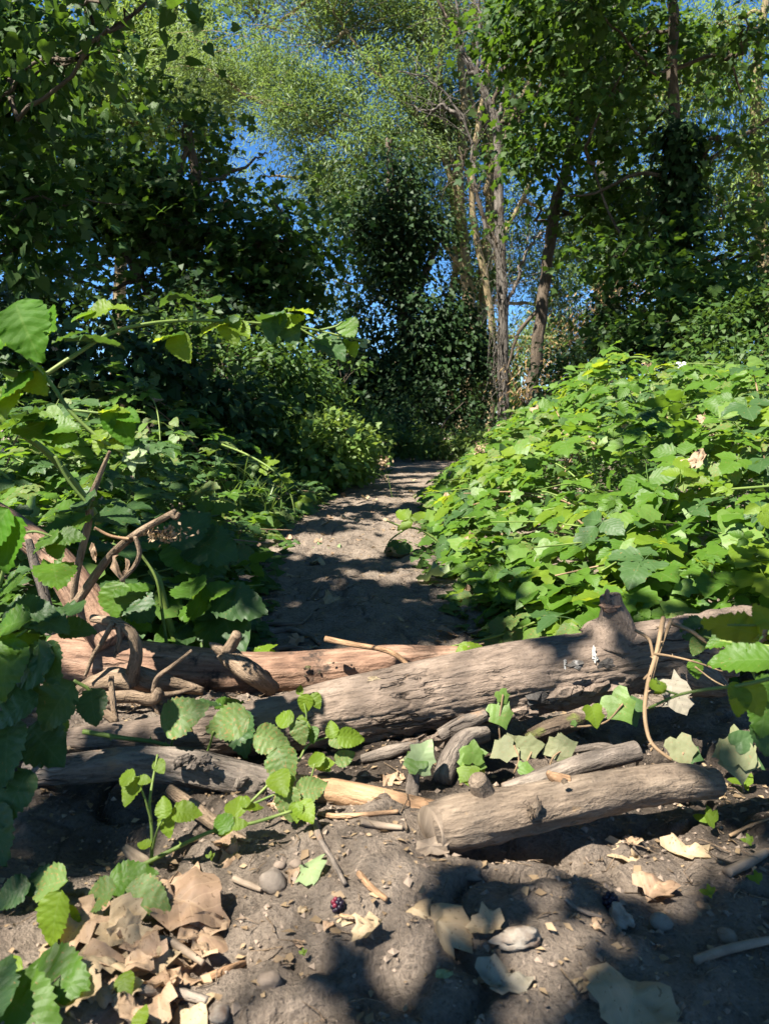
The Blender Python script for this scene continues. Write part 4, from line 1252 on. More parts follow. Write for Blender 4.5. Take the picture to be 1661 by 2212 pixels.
def build_logs():
    def bigx(root):
        st = P(1320, 1372, 1.07)
        stub(root, [P(1322, 1375, 1.09), P(1328, 1345, 1.085), P(1322, 1312, 1.08), P(1316, 1286, 1.08)], [.05, .028, .0185, .016], 'log', seed=11)
        flake(root, P(1318, 1313, 1.062), CR, (0, -1, .2), .030, .012, 'bare', 5, 'splinter', .4)
        flake(root, P(1310, 1296, 1.07), CU, (0, -1, .2), .026, .012, 'bare', 6, 'splinter', .4)
        flake(root, P(1328, 1298, 1.07), CU, (.3, -1, .2), .022, .010, 'bare', 7, 'splinter', .4)
        # right forked end running back under the leaves
        stub(root, [P(1480, 1405, 1.10), P(1560, 1375, 1.25), P(1650, 1340, 1.45), P(1760, 1320, 1.7)], [.05, .045, .035, .03], 'log', 'forked_end', 24, 17)
        stub(root, [P(1480, 1450, 1.07), P(1540, 1478, 1.04), P(1570, 1490, 1.02)], [.035, .02, .008], 'log', 'forked_end', 16, 18)
        for k, (px, py, L) in enumerate([(1165, 1512, .05), (1130, 1540, .04), (1220, 1500, .05), (1010, 1560, .05), (1290, 1490, .05), (900, 1600, .04), (830, 1622, .04), (1080, 1550, .045), (960, 1592, .05)]):
            flake(root, P(px, py, 1.02), CR + .2 * CU, (0, -.8, -.4), L, L * .45, 'log' if k else 'fungus', 20 + k, 'bark_flake', .25)
        for k, (px, py) in enumerate([(1245, 1437), (1308, 1434)]):
            flake(root, P(px, py, 1.012), CR, (0, -1, .35), .028, .014, 'fungus', 40 + k, 'black_fungus', .25)
        for k, (px, py, L, W, vert) in enumerate([(1282, 1410, .020, .0055, 1), (1285, 1424, .010, .009, 1), (1347, 1332, .010, .006, 0), (1220, 1434, .014, .004, 1), (1298, 1363, .006, .004, 0), (808, 1467, .018, .007, 0), (1120, 1454, .006, .003, 1)]):
            yy = {0: 1.035, 1: 1.013}[vert]
            q = P(px, py, 1.0)
            d = ray(px, py)
            # drop the splash onto the log's skin
            best = None
            for t in np.linspace(.95, 1.12, 120):
                w = P(px, py, t)
                if BIGD(w) < .001:
                    best = w
                    break
            if best is None:
                continue
            flake(root, best, CU if vert else CR, (0, -.9, .5), L, W, 'lime' if px != 808 else 'dead_pale', 50 + k, 'bird_splash', .03)
    pts = [P(150, 1602, 1.04), P(300, 1592, 1.035), P(550, 1572, 1.03), P(720, 1545, 1.04), P(900, 1512, 1.06), P(1060, 1480, 1.07), P(1210, 1452, 1.08), P(1360, 1425, 1.09), P(1480, 1412, 1.10), P(1560, 1410, 1.13)]
    rads = np.array([30, 38, 62, 76, 87, 90, 88, 84, 86, 70]) * 1.02 / F

    global BIGD
    CC = crspline(pts, 200)
    RC = np.interp(np.linspace(0, 1, 200), np.linspace(0, 1, len(rads)), rads)

    def BIGD(w):
        d = np.linalg.norm(CC - w, axis=1)
        i = np.argmin(d)
        return d[i] - RC[i]
    log_obj('fallen_log', 'big grey brown cracked log lying across the path with a broken branch stub', 'log', pts, rads, 'log', 150, 640, .05, .055, 3, 1.2, bigx)

    # peeled log behind
    def barex(root):
        stub(root, [P(590, 1492, 1.24), P(545, 1455, 1.22), P(500, 1420, 1.235), P(485, 1405, 1.25)], [.013, .018, .017, .013], 'vine', 'branch_stub', 14, 5, .25)
        stub(root, [P(490, 1410, 1.235), P(505, 1385, 1.23), P(513, 1370, 1.225)], [.012, .010, .0095], 'vine', 'branch_stub', 12, 6)
        stub(root, [P(490, 1412, 1.24), P(468, 1398, 1.24), P(453, 1388, 1.24)], [.012, .008, .002], 'vine', 'branch_stub', 10, 7)
        for k, (px, py) in enumerate([(665, 1443), (720, 1432), (745, 1438), (660, 1460), (760, 1436), (690, 1452)]):
            flake(root, P(px, py, 1.262), CR, (0, -1, .5), .012 if k == 0 else .005, .008 if k == 0 else .004, 'rot', 60 + k, 'knot', .2)
    log_obj('peeled_log', 'reddish peeled log with worm holes lying behind the big grey log', 'log',
            [P(120, 1425, 1.33), P(250, 1436, 1.32), P(400, 1448, 1.31), P(560, 1458, 1.30), P(720, 1448, 1.30), P(860, 1436, 1.30), P(990, 1428, 1.31), P(1080, 1425, 1.33)],
            np.array([58, 58, 52, 46, 44, 40, 30, 18]) * 1.35 / F, 'bare', 72, 300, .10, .03, 8, .3, barex)
    # leaning peeled limb at the left
    log_obj('peeled_branch', 'thick peeled branch slanting down from the left edge onto the peeled log', 'branch',
            [P(-120, 1050, 1.5), P(20, 1130, 1.42), P(120, 1210, 1.37), P(190, 1310, 1.33), P(245, 1390, 1.3)], np.array([28, 30, 33, 42, 40]) * 1.38 / F, 'bare', 40, 140, .12, .04, 12, .0)
    # grey weathered stick and its orange continuation
    def sx(root):
        for k, (px, py) in enumerate([(400, 1640), (420, 1650), (440, 1642), (385, 1648), (455, 1655), (520, 1690), (560, 1700)]):
            flake(root, P(px, py, .858), CR + .5 * CU, (0, -.6, .6), .018, .012, 'stickgrey', 80 + k, 'bark_flake', .4)
    log_obj('weathered_branch', 'grey weathered branch with an orange brown end pointing at the front log', 'branch',
            [P(60, 1672, .90), P(180, 1660, .895), P(300, 1648, .89), P(420, 1662, .885), P(540, 1685, .88), P(620, 1702, .87)], np.array([28, 32, 34, 40, 36, 30]) * .9 / F, 'stickgrey', 40, 240, .22, .06, 15, .4, sx)
    log_obj('orange_branch', 'smooth orange brown branch between the weathered branch and the front log', 'branch',
            [P(570, 1690, .875), P(690, 1706, .86), P(800, 1726, .845), P(900, 1748, .83), P(985, 1765, .815)], np.array([22, 29, 29, 27, 25]) * .86 / F, 'orange', 36, 200, .05, .02, 18, .5)

    # front log
    def fx(root):
        stub(root, [P(1050, 1735, .79), P(1040, 1705, .785), P(1030, 1684, .78)], [.017, .0125, .0105], 'stick', 'branch_stub', 16, 9, .08)
        stub(root, [P(1225, 1690, .80), P(1195, 1678, .80), P(1182, 1668, .80)], [.009, .006, .003], 'orange', 'twig', 8, 10)
        stub(root, [P(942, 1792, .768), P(928, 1796, .764)], [.0265, .0262], 'cut', 'cut_end', 26, 23, .03)
        flake(root, P(1218, 1688, .775), CR, (0, -.8, .6), .008, .006, 'rot', 91, 'knot', .2)
        flake(root, P(1148, 1755, .755), CU, (0, -1, .2), .016, .009, 'rot', 92, 'knot', .3)
        flake(root, P(1160, 1742, .757), CU, (-.3, -1, .2), .020, .008, 'stick', 93, 'bark_flake', .3)
    log_obj('short_log', 'short round front log with sawn left end and a stub on top', 'log',
            [P(938, 1793, .77), P(985, 1782, .772), P(1040, 1770, .778), P(1130, 1752, .785), P(1250, 1726, .80), P(1370, 1702, .83), P(1470, 1690, .855), P(1540, 1692, .875)],
            np.array([54, 60, 58, 54, 52, 48, 46, 38]) * .80 / F, 'stick', 84, 360, .07, .03, 21, .8, fx)
    o = empty('bark_chip', P(932, 1828, .745), 'flat angular bark chip tucked under the sawn end of the front log', 'bark chip')
    flake(o, P(932, 1828, .745), CR + .25 * CU, (-.1, -.75, .65), .046, .023, 'cut', 33, 'chip', .15)
    # smaller sticks behind the front log
    log_obj('mottled_stick', 'mottled stick lying behind the front log', 'stick', [P(1090, 1712, .86), P(1160, 1690, .87), P(1260, 1652, .89), P(1375, 1622, .91)], np.array([20, 24, 24, 23]) * .88 / F, 'stickgrey', 28, 120, .10, .04, 31, .4)
    log_obj('thin_stick', 'thin grey stick behind the mottled stick', 'stick', [P(1225, 1622, .95), P(1300, 1612, .95), P(1340, 1622, .94)], np.array([7, 8, 6]) * .95 / F, 'stickgrey', 12, 40, .1, .02, 33)
    log_obj('curved_bark', 'curved piece of grey bark leaning between the big log and the ivy', 'bark', [P(955, 1690, .89), P(975, 1640, .92), P(1005, 1600, .955), P(1050, 1585, .98)], np.array([24, 27, 26, 18]) * .93 / F, 'stickgrey', 24, 80, .18, .05, 35, .3)
    log_obj('broken_branch', 'broken branch piece under the middle of the big log', 'branch', [P(950, 1590, .985), P(1000, 1565, .99), P(1050, 1545, 1.0)], np.array([14, 19, 12]) * .98 / F, 'stickgrey', 18, 60, .3, .06, 37)
    log_obj('stump_peg', 'short upright grey peg beside the orange branch', 'stick', [P(890, 1725, .86), P(893, 1690, .87), P(898, 1650, .875)], np.array([17, 14, 12]) * .86 / F, 'stickgrey', 16, 40, .12, .03, 39)
    log_obj('rotten_wood', 'black rotten wood lump with green moss under the big log', 'wood', [P(1130, 1600, .985), P(1180, 1580, .985), P(1240, 1560, .99), P(1265, 1550, .99)], np.array([18, 26, 24, 10]) * .98 / F, 'rot', 24, 70, .4, .08, 43, .5)
    log_obj('split_bark', 'split bark strip lying left of the ivy leaves', 'bark', [P(780, 1640, .96), P(840, 1625, .965), P(905, 1605, .97)], np.array([9, 15, 8]) * .96 / F, 'stickgrey', 14, 40, .3, .06, 45)
    log_obj('buried_root', 'brown half buried root slanting under the bramble runner', 'root', [P(365, 1705, .84), P(420, 1745, .82), P(480, 1790, .80), P(545, 1825, .78)], np.array([13, 17, 14, 8]) * .82 / F, 'vine', 16, 60, .2, .05, 47)
    log_obj('bark_slab', 'dusty bark slab half buried at the bottom left of the weathered branch', 'bark', [P(270, 1830, .765), P(310, 1868, .75), P(350, 1905, .735)], np.array([10, 22, 12]) * .76 / F, 'cut', 16, 40, .3, .05, 49)
    # twigs standing up at the left
    log_obj('dead_twig', 'tall thin dead twig standing up with a kinked tip at the left', 'twig', [P(160, 1330, 1.26), P(165, 1250, 1.25), P(192, 1130, 1.24), P(195, 1085, 1.235), P(215, 1030, 1.23), P(238, 975, 1.22)], np.array([7, 8, 8, 8, 5.5, 3.5]) * 1.25 / F, 'vine', 12, 120, .12, .03, 51)

    def dx(root):
        stub(root, [P(372, 1112, 1.09), P(380, 1118, 1.09), P(388, 1108, 1.09)], [.004, .004, .003], 'vine', 'twig', 8, 52)
        stub(root, [P(293, 1158, 1.12), P(302, 1195, 1.12), P(290, 1225, 1.12), P(262, 1255, 1.12)], [.004, .004, .0035, .003], 'vine', 'twig', 8, 53)
        stub(root, [P(280, 1165, 1.12), P(240, 1158, 1.12), P(205, 1140, 1.12)], [.003, .0025, .002], 'orange', 'twig', 8, 54)
        stub(root, [P(300, 1156, 1.12), P(330, 1150, 1.115), P(365, 1150, 1.11)], [.0025, .002, .0015], 'vine', 'twig', 8, 55)
        mb = MB()
        c = P(360, 1153, 1.11)
        n = 160
        pos = c + rng.normal(size=(n, 3)) * np.array((.014, .008, .005))
        leaves_np(mb, 'oval', pos, rng.normal(size=(n, 3)), rng.normal(size=(n, 3)), .008)
        put('withered_flower', mb, M['scrap'], root, kind='stuff')
        ms = leaf_meshes('dryoval', 'dead_grey')
        for q, (px, py, s, a) in enumerate([(252, 1225, 62, -75), (268, 1232, 50, -100), (205, 1195, 40, -80)]):
            screen_leaf('dryoval', px, py, s, a, 1.12, 'f', 'dead', root, 'withered_leaf', q, .55)
    log_obj('dead_branch', 'straight dead branch slanting up to the right with withered leaves', 'branch', [P(150, 1330, 1.2), P(185, 1275, 1.18), P(240, 1200, 1.15), P(300, 1150, 1.12), P(378, 1105, 1.09)], np.array([13, 11, 9, 8, 6.5]) * 1.14 / F, 'vine', 18, 160, .12, .04, 57, 0, dx)
    log_obj('lichen_twig', 'dark lichen speckled twig left of the dead branch', 'twig', [P(62, 1165, 1.25), P(75, 1220, 1.24), P(92, 1270, 1.23), P(105, 1330, 1.22), P(110, 1370, 1.22)], np.array([8, 11, 11, 12, 12]) * 1.2 / F, 'stickgrey', 12, 80, .15, .05, 59)

    def vx(root):
        for k, pl in enumerate([[(245, 1345), (222, 1385), (203, 1415), (193, 1440), (185, 1460)], [(255, 1350), (258, 1380), (248, 1420)], [(330, 1500), (340, 1465), (372, 1440), (415, 1405)], [(340, 1500), (375, 1498), (425, 1485)], [(300, 1505), (330, 1520), (350, 1560)]]):
            stub(root, [P(x, y, 1.17 - .005 * k) for x, y in pl], [.0045, .004, .0025], 'vine', 'twig', 9, 60 + k, .2)
        stub(root, [P(290, 1455, 1.2), P(330, 1470, 1.2), P(380, 1480, 1.21), P(440, 1492, 1.22)], [.013, .016, .013, .006], 'vine', 'limb', 16, 66, .3)
        stub(root, [P(160, 1500, 1.18), P(200, 1478, 1.19), P(250, 1465, 1.19), P(290, 1470, 1.19)], [.008, .012, .018, .016], 'vine', 'limb', 14, 67, .25)
        stub(root, [P(140, 1520, 1.15), P(200, 1510, 1.15), P(280, 1505, 1.15), P(330, 1510, 1.15), P(345, 1490, 1.15)], [.006, .010, .011, .010, .007], 'vine', 'limb', 12, 68, .2)
    log_obj('knotted_vine', 'gnarled knotted vine stem looping over the left end of the peeled log', 'vine', [P(200, 1335, 1.2), P(250, 1345, 1.18), P(285, 1370, 1.17), P(295, 1410, 1.17), P(288, 1450, 1.18), P(285, 1470, 1.19)], np.array([9, 11, 12, 14, 15, 16]) * 1.18 / F, 'vine', 20, 120, .2, .06, 65, 0, vx)
    log_obj('crooked_root', 'crooked orange brown root below the knotted vine', 'root', [P(165, 1530, 1.08), P(210, 1535, 1.08), P(245, 1555, 1.08), P(250, 1570, 1.08)], np.array([7, 10, 11, 6]) * 1.08 / F, 'vine', 12, 50, .2, .04, 71)
    log_obj('upright_twig', 'short dark twig standing at the knotted vine', 'twig', [P(240, 1460, 1.10), P(243, 1500, 1.09), P(250, 1550, 1.085)], np.array([6, 7, 7]) * 1.08 / F, 'vine', 9, 40, .2, .04, 73)
    log_obj('bent_stick', 'thin bent twig lying across the two logs above the path', 'stick', [P(703, 1380, 1.24), P(760, 1392, 1.22), P(820, 1402, 1.20), P(855, 1415, 1.17), P(880, 1436, 1.13)], np.array([7, 6.5, 6, 6, 5]) * 1.2 / F, 'orange', 12, 80, .08, .03, 75)
    # sticks on the path behind the logs
    for k, (pl, r, lab) in enumerate([([(530, 1352), (600, 1354), (655, 1352)], 5, 'straight dark stick on the path behind the forked stub'), ([(570, 1375), (620, 1366), (665, 1378), (690, 1396)], 8, 'bent grey stick on the shaded path near the peeled log'),
                                      ([(655, 1350), (675, 1330), (690, 1318)], 4, 'small dark twig leaning on the straight stick'), ([(560, 1416), (630, 1405), (700, 1418)], 6, 'curved pale stick just behind the peeled log'),
                                      ([(665, 1300), (680, 1285), (692, 1268)], 4, 'tiny dark twig lying on the path in the dapple'), ([(1120, 1345), (1060, 1362), (1010, 1372)], 4, 'thin dry stalk lying by the foot of the right brambles')]):
        pp = [G(x, y) + np.array((0, 0, .006)) for x, y in pl]
        log_obj('stick', lab, 'stick', pp, np.array([r, r, r * .6]) * pp[0][1] / F, 'stickgrey', 8, 24, .1, .02, 80 + k)
    # right foreground sticks
    for k, (pl, r, mat, nm, lab) in enumerate([([(1570, 1892), (1620, 1868), (1670, 1838)], 12, 'cut', 'stick', 'pale broken stick entering at the right edge below the front log'),
                                               ([(1500, 2085), (1570, 2060), (1661, 2040), (1720, 2035)], 9, 'cut', 'root', 'pale root ridge in the shaded lower right corner'),
                                               ([(1575, 1812), (1620, 1790), (1670, 1772)], 4, 'cane_brown', 'twig', 'thin brown twig near the right edge beside the small seedling'),
                                               ([(678, 1768), (690, 1815), (720, 1870), (745, 1918)], 7, 'stickgrey', 'twig', 'slim grey twig with a knobbed foot below the orange branch'),
                                               ([(775, 1895), (800, 1925), (835, 1952)], 7, 'orange', 'twig', 'short orange twig beside the pale green leaf'),
                                               ([(320, 2040), (370, 2045), (440, 2090)], 8, 'cut', 'twig', 'dry stalk lying on the heap of brown leaves'),
                                               ([(300, 2150), (370, 2152), (450, 2172)], 11, 'stickgrey', 'stick', 'dark stick below the heap of brown leaves'),
                                               ([(440, 2125), (490, 2105), (530, 2088)], 7, 'orange', 'twig', 'orange brown twig right of the brown leaf heap'),
                                               ([(505, 1905), (545, 1922), (565, 1930)], 7, 'cut', 'twig', 'stubby twig left of the round stone'),
                                               ([(780, 1782), (820, 1790), (870, 1795)], 8, 'cut', 'twig', 'pale splinter in front of the orange branch'),
                                               ([(690, 1765), (740, 1770), (860, 1760)], 6, 'orange', 'bark_strip', 'thin bark strip under the orange branch'),
                                               ([(1220, 1950), (1255, 1975), (1300, 1990)], 4, 'stickgrey', 'twig', 'thin dark twig in the shade by the mottled flint'),
                                               ([(800, 2010), (760, 1992), (735, 1985)], 4, 'orange', 'twig', 'little curved twig beside the blackberry')]):
        pp = [G(x, y) + np.array((0, 0, .004)) for x, y in pl]
        log_obj(nm, lab, nm.split('_')[0], pp, np.array([r, r, r * .7]) * .75 / F, mat, 12, 50, .16, .04, 90 + k)


build_logs()

# ------------------------------------------------------------------ hand placed canes and leaves
def build_canes():
    B = 'bramble'
    cane_plant('bramble_cane', 'long arching bramble cane with thorns crossing high over the left of the photo', 'bramble',
               [([(-60, 860, .9), (60, 830, .9), (150, 775, .92), (240, 720, .95), (330, 698, .97), (430, 692, 1.0), (540, 697, 1.02), (640, 705, 1.03), (720, 722, 1.04), (785, 737, 1.04)], 5, 2.4),
                ([(422, 693, 1.0), (421, 670, 1.0), (420, 655, 1.0)], 3, 2), ([(255, 715, .95), (245, 690, .95), (235, 675, .95)], 3, 2), ([(690, 714, 1.03), (725, 705, 1.03), (740, 695, 1.03)], 3, 2), ([(640, 705, 1.03), (690, 735, 1.03)], 2.5, 2)],
               [('leaflet', 412, 640, 100, 5, 'u', 'bramble_dark', 1.0), ('leaflet', 370, 645, 60, 185, 'u', 'bramble_dark', 1.0), ('leaflet', 455, 645, 50, -15, 'u', 'bramble', 1.0),
                ('leaflet', 210, 672, 70, 195, 'm', 'bramble_young', .95), ('leaflet', 258, 661, 50, 10, 'u', 'bramble_young', .95), ('leaflet', 180, 680, 45, 200, 'u', 'bramble', .95),
                ('leaflet', 500, 712, 62, -75, 'f', 'bramble_young', 1.0), ('leaflet', 460, 703, 55, 200, 'u', 'bramble_young', 1.0), ('leaflet', 520, 708, 45, -30, 'm', 'bramble_young', 1.0), ('leaflet', 508, 685, 30, 80, 'f', 'bramble_dark', 1.0),
                ('leaflet', 390, 748, 66, -55, 'f', 'bramble_young', .97), ('leaflet', 352, 727, 55, 178, 'u', 'bramble_young', .97), ('leaflet', 370, 722, 50, 170, 'u', 'bramble', .97),
                ('leaflet', 592, 705, 70, -110, 'f', 'bramble_dark', 1.0), ('leaflet', 622, 708, 75, -60, 'f', 'bramble_dark', 1.0), ('leaflet', 632, 690, 60, 40, 'm', 'bramble_young', 1.0), ('leaflet', 580, 678, 60, 150, 'u', 'bramble_dark', 1.0), ('leaflet', 650, 668, 55, 25, 'u', 'bramble_young', 1.0),
                ('leaflet', 752, 706, 50, -65, 'm', 'bramble', 1.03), ('leaflet', 715, 745, 70, -35, 'm', 'bramble_dark', 1.03), ('leaflet', 700, 738, 40, -60, 'f', 'bramble', 1.03),
                ('leaflet', 748, 750, 30, -110, 'f', 'bramble_young', 1.04), ('leaflet', 762, 752, 32, -80, 'f', 'bramble_young', 1.04), ('leaflet', 742, 742, 26, -140, 'f', 'bramble_young', 1.04), ('leaflet', 790, 737, 20, 20, 'f', 'dead_green', 1.04), ('leaflet', 785, 745, 18, -30, 'f', 'dead_green', 1.04),
                ('leaflet', 205, 733, 100, 15, 'u', 'bramble_dark', .94), ('leaflet', 150, 722, 80, 190, 'u', 'bramble_dark', .92)], .95, None)
    cane_plant('bramble_cane', 'drooping bramble cane with a pale young tip at the left edge', 'bramble',
               [([(-30, 720, .84), (20, 742, .83), (75, 785, .82), (112, 830, .81), (150, 885, .8), (190, 925, .8), (235, 960, .8), (285, 985, .8)], 5.5, 3.5), ([(150, 885, .8), (195, 890, .8), (220, 893, .8)], 3, 2.5)],
               [('leaflet', 52, 706, 135, -62, 'f', 'bramble_fresh', .78), ('leaflet', 100, 690, 60, -50, 'l', 'bramble_fresh', .79), ('leaflet', -10, 740, 100, 230, 'm', 'bramble_fresh', .8),
                ('leaflet', 20, 835, 115, 195, 'm', 'bramble_fresh', .8), ('leaflet', 75, 825, 70, -40, 'f', 'bramble_young', .81), ('leaflet', 15, 868, 80, -110, 'f', 'bramble_young', .81), ('leaflet', 40, 800, 70, 160, 'u', 'bramble_dark', .82),
                ('leaflet', 236, 907, 62, -110, 'f', 'bramble_fresh', .8), ('leaflet', 268, 928, 72, -65, 'f', 'bramble_fresh', .8), ('leaflet', 278, 899, 50, -15, 'm', 'bramble_fresh', .8), ('leaflet', 232, 885, 45, 175, 'u', 'bramble_young', .8), ('leaflet', 258, 884, 40, 10, 'u', 'bramble_young', .8),
                ('leaflet', 215, 935, 40, 120, 'f', 'bramble_young', .8), ('leaflet', 235, 937, 32, 40, 'f', 'bramble_young', .8), ('leaflet', 213, 960, 36, -100, 'f', 'bramble_young', .8), ('leaflet', 250, 958, 40, -20, 'm', 'bramble_young', .8),
                ('leaflet', 288, 975, 36, 80, 'f', 'dead_green', .8), ('leaflet', 300, 990, 34, -20, 'f', 'dead_green', .8), ('leaflet', 285, 1000, 32, -90, 'f', 'dead_green', .8), ('leaflet', 272, 988, 26, -150, 'f', 'dead_green', .8), ('leaflet', 305, 978, 26, 30, 'f', 'dead_green', .8)], .8)
    cane_plant('thick_cane', 'thick straight pale green bramble stem leaning behind the dead twig', 'bramble', [([(215, 1130, 1.3), (190, 1085, 1.28), (150, 1030, 1.25), (100, 975, 1.2), (45, 935, 1.15)], 9.5, 7), ([(120, 985, 1.2), (150, 1040, 1.2), (200, 1100, 1.2)], 4, 3)],
               [('leaflet', 30, 912, 110, 185, 'u', 'bramble', 1.1), ('leaflet', 75, 925, 80, -10, 'u', 'bramble', 1.1), ('leaflet', 130, 920, 80, 10, 'm', 'bramble', 1.1), ('leaflet', 135, 945, 75, -12, 'm', 'bramble', 1.1), ('leaflet', 100, 905, 70, 30, 'u', 'bramble', 1.12),
                ('leaflet', 60, 890, 70, 165, 'u', 'bramble_dark', 1.1), ('leaflet', 120, 1105, 90, 190, 'u', 'bramble', 1.2), ('leaflet', 160, 1095, 90, 170, 'u', 'bramble_dark', 1.2), ('leaflet', 140, 1138, 100, 175, 'u', 'bramble', 1.15), ('leaflet', 250, 1110, 100, 5, 'u', 'bramble_dark', 1.25), ('leaflet', 180, 1080, 60, 150, 'm', 'bramble_dark', 1.2)], 1.2)
    cane_plant('bramble_spray', 'dusty bramble leaves crowding the left edge above the peeled branch', 'bramble', [([(-40, 1330, .85), (0, 1260, .85), (20, 1180, .85)], 6, 4), ([(-30, 1200, 1.0), (60, 1150, 1.0), (120, 1160, 1.0)], 4, 3)],
               [('leaflet', 15, 1172, 115, -95, 'f', 'bramble_fresh', .8), ('leaflet', -20, 1150, 120, -120, 'f', 'bramble_fresh', .8), ('leaflet', 100, 1160, 55, 150, 'm', 'bramble', 1.0), ('leaflet', 150, 1157, 62, 5, 'm', 'bramble', 1.0), ('leaflet', 125, 1185, 45, -60, 'm', 'bramble', 1.0), ('leaflet', 90, 1180, 50, 200, 'm', 'bramble', 1.0),
                ('leaflet', 20, 1262, 70, -150, 'm', 'bramble', .85), ('leaflet', 120, 1235, 90, -30, 'u', 'bramble', 1.1)], .85)
    cane_plant('bramble_spray', 'dark shaded bramble leaves at the left edge beside the knotted vine', 'bramble',
               [([(-40, 1560, .85), (30, 1500, .87), (90, 1520, .88), (118, 1470, .88), (130, 1440, .88)], 7, 5), ([(-60, 1480, .8), (10, 1400, .82), (70, 1350, .84)], 7, 4), ([(-20, 1640, .8), (60, 1600, .82), (110, 1560, .84)], 5, 4), ([(160, 1470, 1.0), (195, 1492, 1.0), (205, 1530, 1.0)], 5, 5)],
               [('leaflet', 62, 1440, 135, -160, 'f', 'bramble_dark', .8), ('leaflet', 105, 1432, 90, -60, 'f', 'bramble_dark', .8), ('leaflet', 60, 1320, 120, 10, 'm', 'bramble_dark', .85), ('leaflet', 100, 1335, 110, -5, 'u', 'bramble_dark', .85), ('leaflet', 20, 1345, 110, 190, 'm', 'bramble', .82), ('leaflet', 165, 1358, 80, 5, 'm', 'bramble_dark', .9),
                ('leaflet', 120, 1525, 125, -125, 'f', 'bramble_dark', .8), ('leaflet', 30, 1530, 105, -150, 'm', 'bramble_dark', .78), ('leaflet', 10, 1440, 120, -100, 'f', 'bramble', .8), ('leaflet', 10, 1620, 110, -70, 'm', 'bramble_dark', .76), ('leaflet', 30, 1720, 100, -110, 'm', 'bramble_dark', .74), ('leaflet', -10, 1800, 110, -60, 'm', 'bramble_dark', .72),
                ('leaflet', 90, 1600, 110, -20, 'm', 'bramble_dark', .8), ('leaflet', 200, 1525, 70, -60, 'm', 'bramble_dark', .95), ('leaflet', 40, 1385, 80, 30, 'm', 'bramble', .82), ('leaflet', 130, 1310, 90, 160, 'u', 'bramble_dark', .9), ('leaflet', 50, 1480, 80, -20, 'm', 'bramble_dark', .82), ('leaflet', 130, 1570, 60, -80, 'f', 'bramble', .85)], .82)
    cane_plant('bramble_spray', 'large dusty five part bramble leaf by the path edge above the forked stub', 'bramble', [([(385, 1400, 1.45), (368, 1350, 1.45), (345, 1260, 1.45), (325, 1230, 1.45)], 9, 8), ([(362, 1400, 1.4), (352, 1330, 1.4), (338, 1250, 1.4), (300, 1190, 1.4)], 4, 3), ([(420, 1310, 1.42), (455, 1300, 1.42)], 2.5, 2)],
               [('leaflet', 410, 1262, 85, 120, 'm', 'bramble', 1.4), ('leaflet', 415, 1312, 95, 190, 'm', 'bramble', 1.4), ('leaflet', 515, 1300, 130, -10, 'm', 'bramble_dark', 1.4), ('leaflet', 470, 1275, 75, 30, 'm', 'bramble', 1.4), ('leaflet', 485, 1345, 130, -50, 'm', 'bramble_dark', 1.4),
                ('leaflet', 245, 1300, 90, -110, 'f', 'bramble', 1.3), ('leaflet', 290, 1275, 80, 40, 'm', 'bramble', 1.3), ('leaflet', 300, 1310, 80, -30, 'm', 'bramble_dark', 1.35), ('leaflet', 410, 1140, 110, 45, 'f', 'bramble_dark', 1.5), ('leaflet', 455, 1180, 120, -15, 'm', 'bramble_dark', 1.5), ('leaflet', 395, 1200, 90, -35, 'm', 'bramble', 1.5), ('leaflet', 440, 1215, 90, -10, 'm', 'bramble_dark', 1.5), ('leaflet', 300, 1345, 60, -10, 'm', 'bramble', 1.35)], 1.4)
    cane_plant('bramble_runner', 'two big spotted bramble leaves on a runner over the left end of the big log', 'bramble', [([(180, 1580, .93), (260, 1593, .93), (330, 1602, .93), (372, 1614, .93), (400, 1622, .93)], 6, 4), ([(370, 1613, .93), (376, 1590, .92), (385, 1560, .9)], 3, 2.5), ([(440, 1640, .9), (452, 1615, .9), (462, 1580, .89)], 3, 2.5)],
               [('leaflet', 392, 1545, 112, 30, 'f', 'bramble_spot', .9), ('leaflet', 490, 1562, 110, 195, 'f', 'bramble_spot', .89), ('leaflet', 518, 1582, 80, -70, 'm', 'bramble_dark', .93), ('leaflet', 445, 1520, 60, 15, 'u', 'bramble_dark', .95), ('leaflet', 495, 1518, 60, 20, 'u', 'bramble', .98)], .92)
    cane_plant('bramble_shoot', 'upright young bramble shoot with bright leaves left of the half buried root', 'bramble', [([(328, 1868, .745), (329, 1800, .75), (324, 1740, .76), (330, 1690, .78), (341, 1630, .80)], 4.5, 2.5), ([(328, 1775, .75), (312, 1720, .75), (298, 1690, .75)], 3, 2), ([(330, 1835, .74), (342, 1790, .73), (356, 1765, .73)], 3, 2)],
               [('leaflet', 282, 1705, 50, 240, 'm', 'bramble_young', .75), ('leaflet', 272, 1678, 45, 170, 'm', 'bramble_young', .75), ('leaflet', 312, 1684, 32, 5, 'm', 'bramble_young', .75), ('leaflet', 354, 1743, 46, 110, 'f', 'bramble_young', .73), ('leaflet', 402, 1752, 68, 5, 'm', 'bramble_young', .73), ('leaflet', 360, 1783, 52, -75, 'f', 'bramble_young', .73), ('leaflet', 311, 1823, 36, 175, 'u', 'bramble_young', .745), ('leaflet', 345, 1655, 30, -40, 'm', 'bramble_young', .79)], .75)
